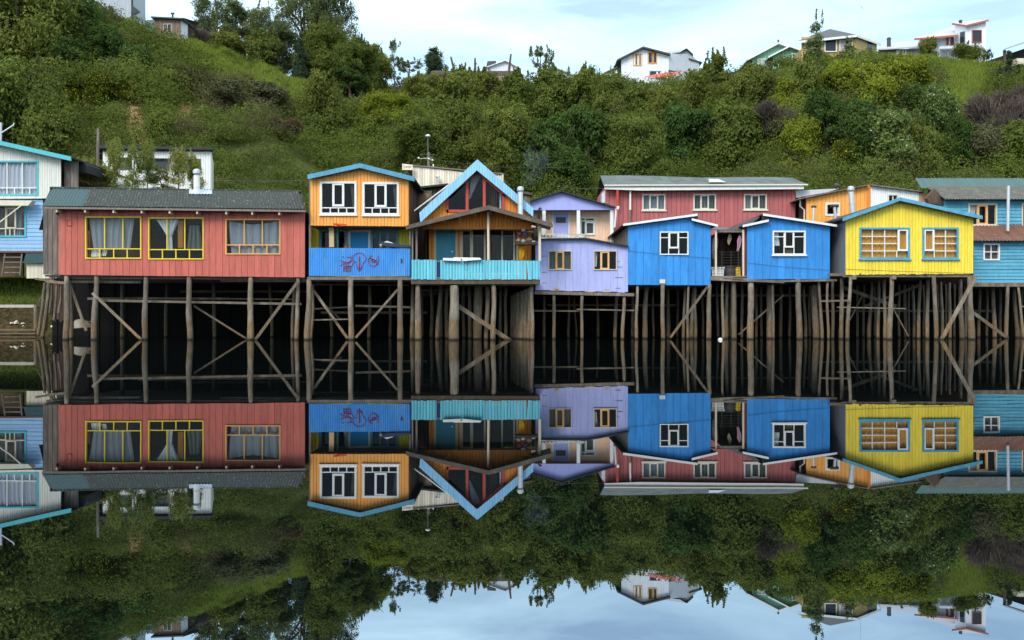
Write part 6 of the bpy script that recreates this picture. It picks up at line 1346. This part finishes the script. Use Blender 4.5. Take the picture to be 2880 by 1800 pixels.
# --- left
T(60, -60, 300, 300, 'olive', 'huge olive-green tree filling the top left corner', D=92)
T(20, 210, 470, 220, 'olive', 'olive-green tree rising behind the turquoise gable trim', D=70)
T(160, 300, 500, 160, 'olive', 'olive-green tree between the white house and the wooden pole', D=68)
T(90, 190, 380, 190, 'olive', 'leafy olive tree above the left white house, below the corner tree', D=78)
T(225, 8, 250, 200, 'dark', 'dark green bushy tree left of the grey metal-clad house', D=98)
T(150, 40, 200, 120, 'dark', 'dark green tree in the shaded gap beside the corner tree', D=102)
for i, (a, b, c, w, lb) in enumerate(((248, 455, 545, 90, 'leafy sapling left of the white shed, beside the wooden pole'), (300, 470, 550, 70, 'short bushy sapling under the left corner of the white shed'), (322, 408, 545, 46, 'slim sapling before the left window of the white shed'), (375, 412, 548, 60, 'tallest slim sapling before the white shed'), (415, 412, 548, 42, 'slim upright sapling before the middle window of the white shed'), (455, 480, 550, 90, 'low bushy sapling before the wall between the shed windows'), (502, 430, 548, 66, 'leafy sapling before the right window of the white shed'), (545, 440, 552, 60, 'sapling behind the white chimney pipe'), (210, 480, 560, 80, 'low bushy sapling beside the side boards of the left house'))):
    T(a, b, c, w * 1.0, 'young', lb, 'sapling', 'sapling', 58.5 + (i % 3) * .8, 'leafy saplings in front of the white shed')
# --- crest left of centre
T(640, 85, 190, 120, 'olive', 'olive bush mass at the foot of the airy shack tree', **B, D=116); T(745, 100, 225, 120, 'olive', 'olive bush mass under the loose grey-green crest tree', **B, D=115); T(610, -8, 190, 170, 'airy', 'airy small-leaved tree right of the brown shack', D=119); T(690, 20, 200, 130, 'airy', 'airy tree with bluish gaps between the shack tree and the tall trees', D=121)
T(760, 30, 205, 140, 'airy', 'loose grey-green tree on the crest left of the tallest tree', D=117); T(572, 62, 140, 56, 'brown', 'brownish thicket against the shack wall', **B, D=116)
T(850, -50, 215, 190, 'airy', 'tallest airy tree reaching the top edge of the photo', D=120); T(930, -30, 240, 150, 'airy', 'tall airy tree just right of the tallest crest tree', D=121)
T(905, 80, 250, 180, 'olive', 'dense olive tree under the tall airy crest trees', D=116); T(1010, 118, 262, 160, 'olive', 'olive tree at the right end of the tall crest group', D=113)
T(1062, 140, 262, 90, 'olive', 'small olive tree where the crest drops to the low skyline', D=118); T(845, 95, 232, 54, 'pine', 'narrow dark conifer with bare stem on the grassy slope', 'conifer', 'tree', D=112)
T(985, 195, 262, 130, 'dark', 'dark shaded shrub at the foot of the right crest tree', **B, D=110.5); T(1110, 125, 235, 56, 'feather', 'thin feathery sapling against the sky, right of the crest trees', 'sapling', 'tree', D=124)
T(1150, 165, 235, 90, 'feather', 'low feathery bush on the skyline left of the round dark tree', **B, D=124); T(1222, 133, 225, 78, 'round_pine', 'round dark blue-green conifer standing alone on the skyline', 'conifer', 'tree', D=168)
T(905, 218, 370, 110, 'olive', 'rounded shrub with a brownish top below the narrow conifer', **B); T(760, 236, 320, 140, 'thicket', 'dark brown thicket in the middle of the slope', **B); T(640, 232, 310, 110, 'thicket', 'brownish thicket left of the darker one on the slope', **B)
for a_, b_, c_, w_, kd_, lb_ in ((205, 110, 240, 130, 'dark', 'dark green bush on the left slope below the grey metal-clad house'), (300, 75, 190, 110, 'dark', 'dark green bush just under the foot of the grey metal-clad house'), (395, 130, 240, 130, 'dark', 'dark green bush on the slope below the brown shack'), (470, 190, 280, 110, 'olive', 'olive bush above the right bare earth streak'), (400, 200, 275, 90, 'dark', 'dark green bush right above the left bare earth streak'), (120, 420, 540, 60, 'young', 'leafy bush squeezed behind the side boards of the left house')): T(a_, b_, c_, w_, kd_, lb_, **B)
T(805, 325, 400, 95, 'redbrown', 'red-brown dead bush on the bare slope', **B); T(285, 215, 300, 70, 'gorse', 'tall yellow flowering gorse bush on the left slope', **B); T(345, 225, 295, 60, 'gorse', 'yellow flowering gorse beside the bare earth streak', **B)
T(200, 255, 315, 66, 'gorse', 'small yellow flowering gorse near the left trees', **B); T(255, 300, 350, 70, 'gorse', 'lowest yellow flowering gorse above the wooden pole', **B); T(450, 320, 420, 80, 'olive', 'olive bush between the two bare earth streaks', **B)
# --- middle
mid = [(1190, 215, 330, 150, 'olive', 'olive tree below the round dark conifer'), (1090, 265, 400, 190, 'bright', 'yellow-green shrub mass left of centre on the slope'), (1180, 330, 520, 200, 'olive', 'broad olive tree behind the street lamp'),
 (1290, 195, 330, 130, 'olive', 'olive tree under the leaning dead trunk stub'), (1370, 214, 330, 130, 'olive', 'olive tree in front of the long dark roof'), (1300, 300, 500, 220, 'olive', 'broad olive tree just above the steep blue gable'),
 (1450, 214, 330, 130, 'olive', 'olive tree in front of the half hidden white house'), (1520, 130, 250, 84, 'feather', 'feathery tree with tall shoots at the middle of the skyline'), (1545, 205, 340, 130, 'olive', 'olive tree below the feathery skyline tree'),
 (1430, 310, 520, 200, 'olive', 'olive tree right above the metal flue of the blue gable house'), (1540, 330, 530, 170, 'dark', 'dark green tree behind the lilac gable'), (1632, 200, 340, 120, 'olive', 'olive tree left of the white two-storey hilltop house'),
 (1650, 300, 500, 180, 'dark', 'dark green tree at the left end of the patched green roof'), (1712, 216, 350, 150, 'olive', 'olive tree at the left corner of the white two-storey house'), (1800, 252, 380, 140, 'olive', 'olive tree under the red-roofed annex'),
 (1600, 420, 560, 150, 'dark', 'shaded dark tree between the lilac gable and the long red building'), (1790, 330, 520, 190, 'olive', 'brownish olive tree above the left part of the patched roof'), (1880, 262, 400, 120, 'olive', 'olive tree directly below the annex gable'),
 (1920, 300, 490, 170, 'dark', 'dark green tree above the middle of the patched green roof'), (1960, 215, 350, 110, 'olive', 'olive tree between the annex and the green house'), (2012, 164, 290, 92, 'shoots', 'upright bright tree with finger-like shoots beside the thin aerial pole'),
 (2080, 205, 330, 120, 'olive', 'olive tree left of the mint green house'), (2150, 214, 340, 130, 'olive', 'olive bush directly below the mint green house'), (2170, 275, 410, 140, 'brown', 'bare purplish-brown shrub on the right slope')]
for a, b, c, w, kd, lb in mid: T(a, b, c, w, kd, lb)
# --- right
rt = [(2060, 300, 480, 150, 'olive', 'olive tree left of the bare purplish shrub'), (2293, 66, 260, 66, 'column', 'tall slender tree in front of the ochre house'), (2265, 178, 330, 110, 'olive', 'olive tree at the foot of the slender tree'), (2225, 232, 350, 120, 'bright', 'yellow-green tree below the slender tree'),
 (2360, 182, 310, 120, 'bright', 'yellow-green bush below the ochre house windows'), (2450, 184, 330, 150, 'bright', 'large yellow-green bush under the low grey house'), (2560, 175, 330, 140, 'bright', 'yellow-green tree left of the open grass slope'),
 (2330, 265, 430, 130, 'dark', 'dark green tree right of the bare purplish shrub'), (2245, 345, 490, 96, 'bright', 'yellow-green bush above the orange back house'), (2420, 290, 470, 150, 'dark', 'dark green bush in the middle of the right slope'),
 (2500, 320, 500, 170, 'flower', 'white flowering shrub above the yellow house ridge'), (2625, 260, 420, 120, 'flower', 'white flowering shrub beside the open grass slope'), (2570, 240, 360, 130, 'dark', 'dark green shrub between the yellow-green and white flowering ones'),
 (2600, 345, 500, 90, 'olive', 'olive willow-like bush above the faded green roof'), (2700, 335, 470, 100, 'dark', 'dark shrub at the lower edge of the grass slope'), (2800, 250, 440, 170, 'brown', 'large bare brown shrub near the right edge'), (2745, 350, 480, 100, 'thicket', 'brownish thicket above the teal house roof'),
 (2850, 360, 500, 150, 'olive', 'olive bush at the right edge above the teal house'), (2860, 215, 330, 110, 'brown', 'bare brown shrub against the right edge'), (2380, 395, 490, 110, 'gorse', 'shrub with yellow flowers behind the orange back house')]
for a, b, c, w, kd, lb in rt: T(a, b, c, w, kd, lb)
T(2612, 114, 165, 66, 'olive', 'round bush in front of the modern house wing', **B, D=109); T(2722, 126, 180, 88, 'olive', 'wide bush in front of the white tower', **B, D=109.5); T(2775, 140, 180, 34, 'airy', 'small feathery bush right of the white tower', **B, D=109)
T(2838, 145, 245, 34, 'pine', 'tallest of the three narrow conifers at the right', 'conifer', 'tree', D=98); T(2812, 185, 240, 30, 'pine', 'left of the three narrow conifers at the right', 'conifer', 'tree', D=97); T(2864, 182, 240, 32, 'pine', 'right of the three narrow conifers at the right', 'conifer', 'tree', D=97)
T(2388, 108, 165, 30, 'airy', 'thin twiggy bush before the right window of the ochre house', **B, D=106); T(310, 30, 70, 40, 'airy', 'small feathery bush at the base of the grey metal-clad house', **B, D=111.5)

# --- scrub that covers the slope between the trees (uncountable)
def stuff():
    rs = np.random.RandomState(5); C = []; R = []; Hu = []
    grass = []
    KEEP = [(805, 400), (285, 300), (345, 295), (200, 315), (255, 350), (2380, 490)]
    def isgrass(px, y):
        if 480 < px < 860 and y < lerp(118, 240, (px - 520) / 310) + 75 and y > 90: return True
        if 2600 < px < 2800 and 150 < y < 345 and px > 2600 + (y - 150) * .3: return True
        if px > 2450 and y < 185: return True
        if px < 150 and y > 700: return True
        return False
    n = 0
    while n < 2000:
        px = rs.uniform(-160, 3040); D = 63 + 75 * rs.uniform(0, 1) ** .9; yc, Dc = crest(px)
        if D > Dc + 3: continue
        z = ground(px, D); y = 900 - (z - CH) * FPX / D
        gr = isgrass(px, y - 12)
        if any(abs(px - a) < 42 and b - 30 < y < b + 32 for a, b in KEEP): continue
        if gr and (px > 900 or px < 200 or rs.uniform() < .35): continue
        if soilness(px, y - 12) > rs.uniform(.12, 1.0): continue
        if 400 < px < 570 and D > Dc - 4.5: continue
        n += 1; r = rs.choice([rs.uniform(.7, 1.6), rs.uniform(1.2, 2.8)]) * (1 if D < Dc - 4 else .55)
        if gr: r = rs.uniform(.5, .95)
        elif px <= 950 and D < Dc - 6 and rs.uniform() < .5: r = rs.uniform(1.6, 2.6)
        elif px > 950 and D < Dc - 6 and rs.uniform() < .12: r = rs.uniform(2.0, 2.9)
        C.append(((px - 1440) * D / FPX, D - 40, z + r * .15 - (.25 if gr else 0)))
        hu = 0
        if 170 < px < 560 and y < 270 and D < Dc - 3: r *= 1.35
        if 560 < px < 830 and 230 < y < 340: hu = rs.uniform(.4, 1)
        elif rs.uniform() < .10: hu = rs.uniform(.3, .9)
        R.append(r); Hu.append(hu)
    C = np.array(C); R = np.array(R); Hu = np.array(Hu)
    N = 1080000; w = R ** 2 / np.sum(R ** 2); idx = rs.choice(len(R), N, p=w)
    d = unit(rs.normal(0, 1, (N, 3)) + np.array([0, -.25, .35])); d[:, 2] = np.abs(d[:, 2]) * 1.0 - .1
    f = 1 + .25 * np.sin(d[:, 0] * 8 + idx) * np.sin(d[:, 1] * 7 + idx * 1.7) + .12 * np.sin(d[:, 2] * 13 + idx)
    rr = rs.uniform(0, 1, N) ** .4
    P = C[idx] + d * (R[idx] * (.45 + .6 * rr) * f)[:, None] * np.array([1.1, 1.1, .85])
    lob = rs.uniform(-.25, .22, len(R))[idx]; dist = (P[:, 1] + 40) / 100
    V = leafquads(P, d, .118 * np.ones(N) * np.clip(dist, .7, 1.2), rs)
    me = npmesh('hillside_scrub', V, 4, LM['scrub'], np.clip(rs.normal(.45, .14, N) + lob, 0, 1), Hu[idx])
    o = bpy.data.objects.new('hillside_scrub', me); COL.objects.link(o); tag(o, 'tangled green scrub covering the hillside between the trees', 'scrub', kind='stuff')
    # grass
    pts = []
    while len(pts) < 150000:
        px = rs.uniform(-150, 3040, 4000); t = rs.uniform(0, 1, 4000)
        for a, u in zip(px, t):
            yc, Dc = crest(a)
            if a < 175 and u < .25: D = 54.6 + u * 4 * 7
            elif a > 2400: D = Dc - 24 + 32 * u
            elif 440 < a < 900: D = Dc - 20 + 22 * u
            elif 230 < a <= 440: D = Dc - 4 + 5 * u
            elif u < .3: D = 64 + u / .3 * 45
            else: continue
            z = ground(a, D); y = 900 - (z - CH) * FPX / D
            if soilness(a, y) > .3 or z < 1.75: continue
            pts.append(((a - 1440) * D / FPX, D - 40, z, 1 if a > 2400 else 0))
    P = np.array(pts[:150000]); N = len(P)
    h = rs.uniform(.18, .5, N) * np.where(P[:, 1] < 22, .45, 1); ang = rs.uniform(0, 6.28, N); wd = rs.uniform(.025, .06, N)
    dx = np.cos(ang) * wd; dy = np.sin(ang) * wd; lx = rs.normal(0, .12, N); ly = rs.normal(-.05, .12, N)
    V = np.stack([np.stack([P[:, 0] - dx, P[:, 1] - dy, P[:, 2] - .03], 1), np.stack([P[:, 0] + dx, P[:, 1] + dy, P[:, 2] - .03], 1), np.stack([P[:, 0] + lx * h * 2, P[:, 1] + ly * h * 2, P[:, 2] + h], 1)], 1).reshape(-1, 3)
    me = npmesh('grass', V, 3, LM['grass'], np.clip(rs.normal(.5, .25, N), 0, 1), np.clip(rs.normal(.15, .2, N), 0, 1))
    o = bpy.data.objects.new('grass', me); COL.objects.link(o); tag(o, 'bright green grass on the crest slopes and the left bank', 'grass', kind='stuff')
stuff()
# ============================================================ sky, sun, camera
EXPO = 0.45
w = bpy.data.worlds.new('World'); SC.world = w; w.use_nodes = True
n = w.node_tree.nodes; l = w.node_tree.links; n.clear()
out = n.new('ShaderNodeOutputWorld'); bg = n.new('ShaderNodeBackground'); l.new(bg.outputs[0], out.inputs[0])
sky = n.new('ShaderNodeTexSky'); sky.sky_type = 'NISHITA'; sky.sun_disc = False
SUN_EL, SUN_AZ = math.radians(42), math.radians(207)
sky.sun_elevation = SUN_EL; sky.sun_rotation = SUN_AZ; sky.air_density = 1.0; sky.dust_density = 1.2; sky.ozone_density = 1.5
tc = n.new('ShaderNodeTexCoord'); mp = n.new('ShaderNodeMapping'); mp.inputs['Scale'].default_value = (1.4, 1.4, 7.0); mp.inputs['Rotation'].default_value = (0, .08, 0); l.new(tc.outputs['Generated'], mp.inputs[0])
cn = n.new('ShaderNodeTexNoise'); cn.inputs['Scale'].default_value = 2.6; cn.inputs['Detail'].default_value = 7; cn.inputs['Roughness'].default_value = .58; cn.inputs['Distortion'].default_value = .5; l.new(mp.outputs[0], cn.inputs['Vector'])
mr = n.new('ShaderNodeMapRange'); mr.inputs[1].default_value = .33; mr.inputs[2].default_value = .68; mr.inputs[3].default_value = .3; mr.inputs[4].default_value = 1.0; l.new(cn.outputs['Fac'], mr.inputs[0])
mx = n.new('ShaderNodeMix'); mx.data_type = 'RGBA'; l.new(mr.outputs[0], mx.inputs[0]); l.new(sky.outputs[0], mx.inputs[6])
sx = n.new('ShaderNodeSeparateXYZ'); l.new(tc.outputs['Generated'], sx.inputs[0])   # thin overcast, brighter towards the zenith
zr = n.new('ShaderNodeMapRange'); zr.inputs[1].default_value = .25; zr.inputs[2].default_value = .9; l.new(sx.outputs[2], zr.inputs[0])
cc = n.new('ShaderNodeMix'); cc.data_type = 'RGBA'; cc.inputs[6].default_value = (5.0, 7.3, 8.6, 1); cc.inputs[7].default_value = (12.5, 13., 13.4, 1)
l.new(zr.outputs[0], cc.inputs[0]); l.new(cc.outputs[2], mx.inputs[7])
l.new(mx.outputs[2], bg.inputs[0]); bg.inputs[1].default_value = .145
sun = bpy.data.lights.new('sun', 'SUN'); sun.energy = 1.8; sun.angle = math.radians(24); sun.color = (1, .955, .89)
so = bpy.data.objects.new('sun', sun); COL.objects.link(so)
dv = Vector((math.sin(SUN_AZ) * math.cos(SUN_EL), math.cos(SUN_AZ) * math.cos(SUN_EL), math.sin(SUN_EL)))
so.rotation_euler = dv.to_track_quat('Z', 'Y').to_euler(); so.location = (-20, -60, 60)
cam = bpy.data.cameras.new('camera'); co = bpy.data.objects.new('camera', cam); COL.objects.link(co)
cam.sensor_width = 36; cam.lens = 36 * FPX / 2880; cam.clip_end = 2000; cam.clip_start = .1
co.location = (0, -40, CH); co.rotation_euler = (math.radians(90), 0, 0); SC.camera = co
SC.view_settings.view_transform = 'Standard'; SC.view_settings.look = 'None'; SC.view_settings.exposure = EXPO; SC.view_settings.gamma = 1
SC.cycles.max_bounces = 8; SC.cycles.diffuse_bounces = 3; SC.cycles.transparent_max_bounces = 8; SC.cycles.glossy_bounces = 4; SC.cycles.sample_clamp_indirect = 6; SC.cycles.caustics_reflective = False; SC.cycles.caustics_refractive = False
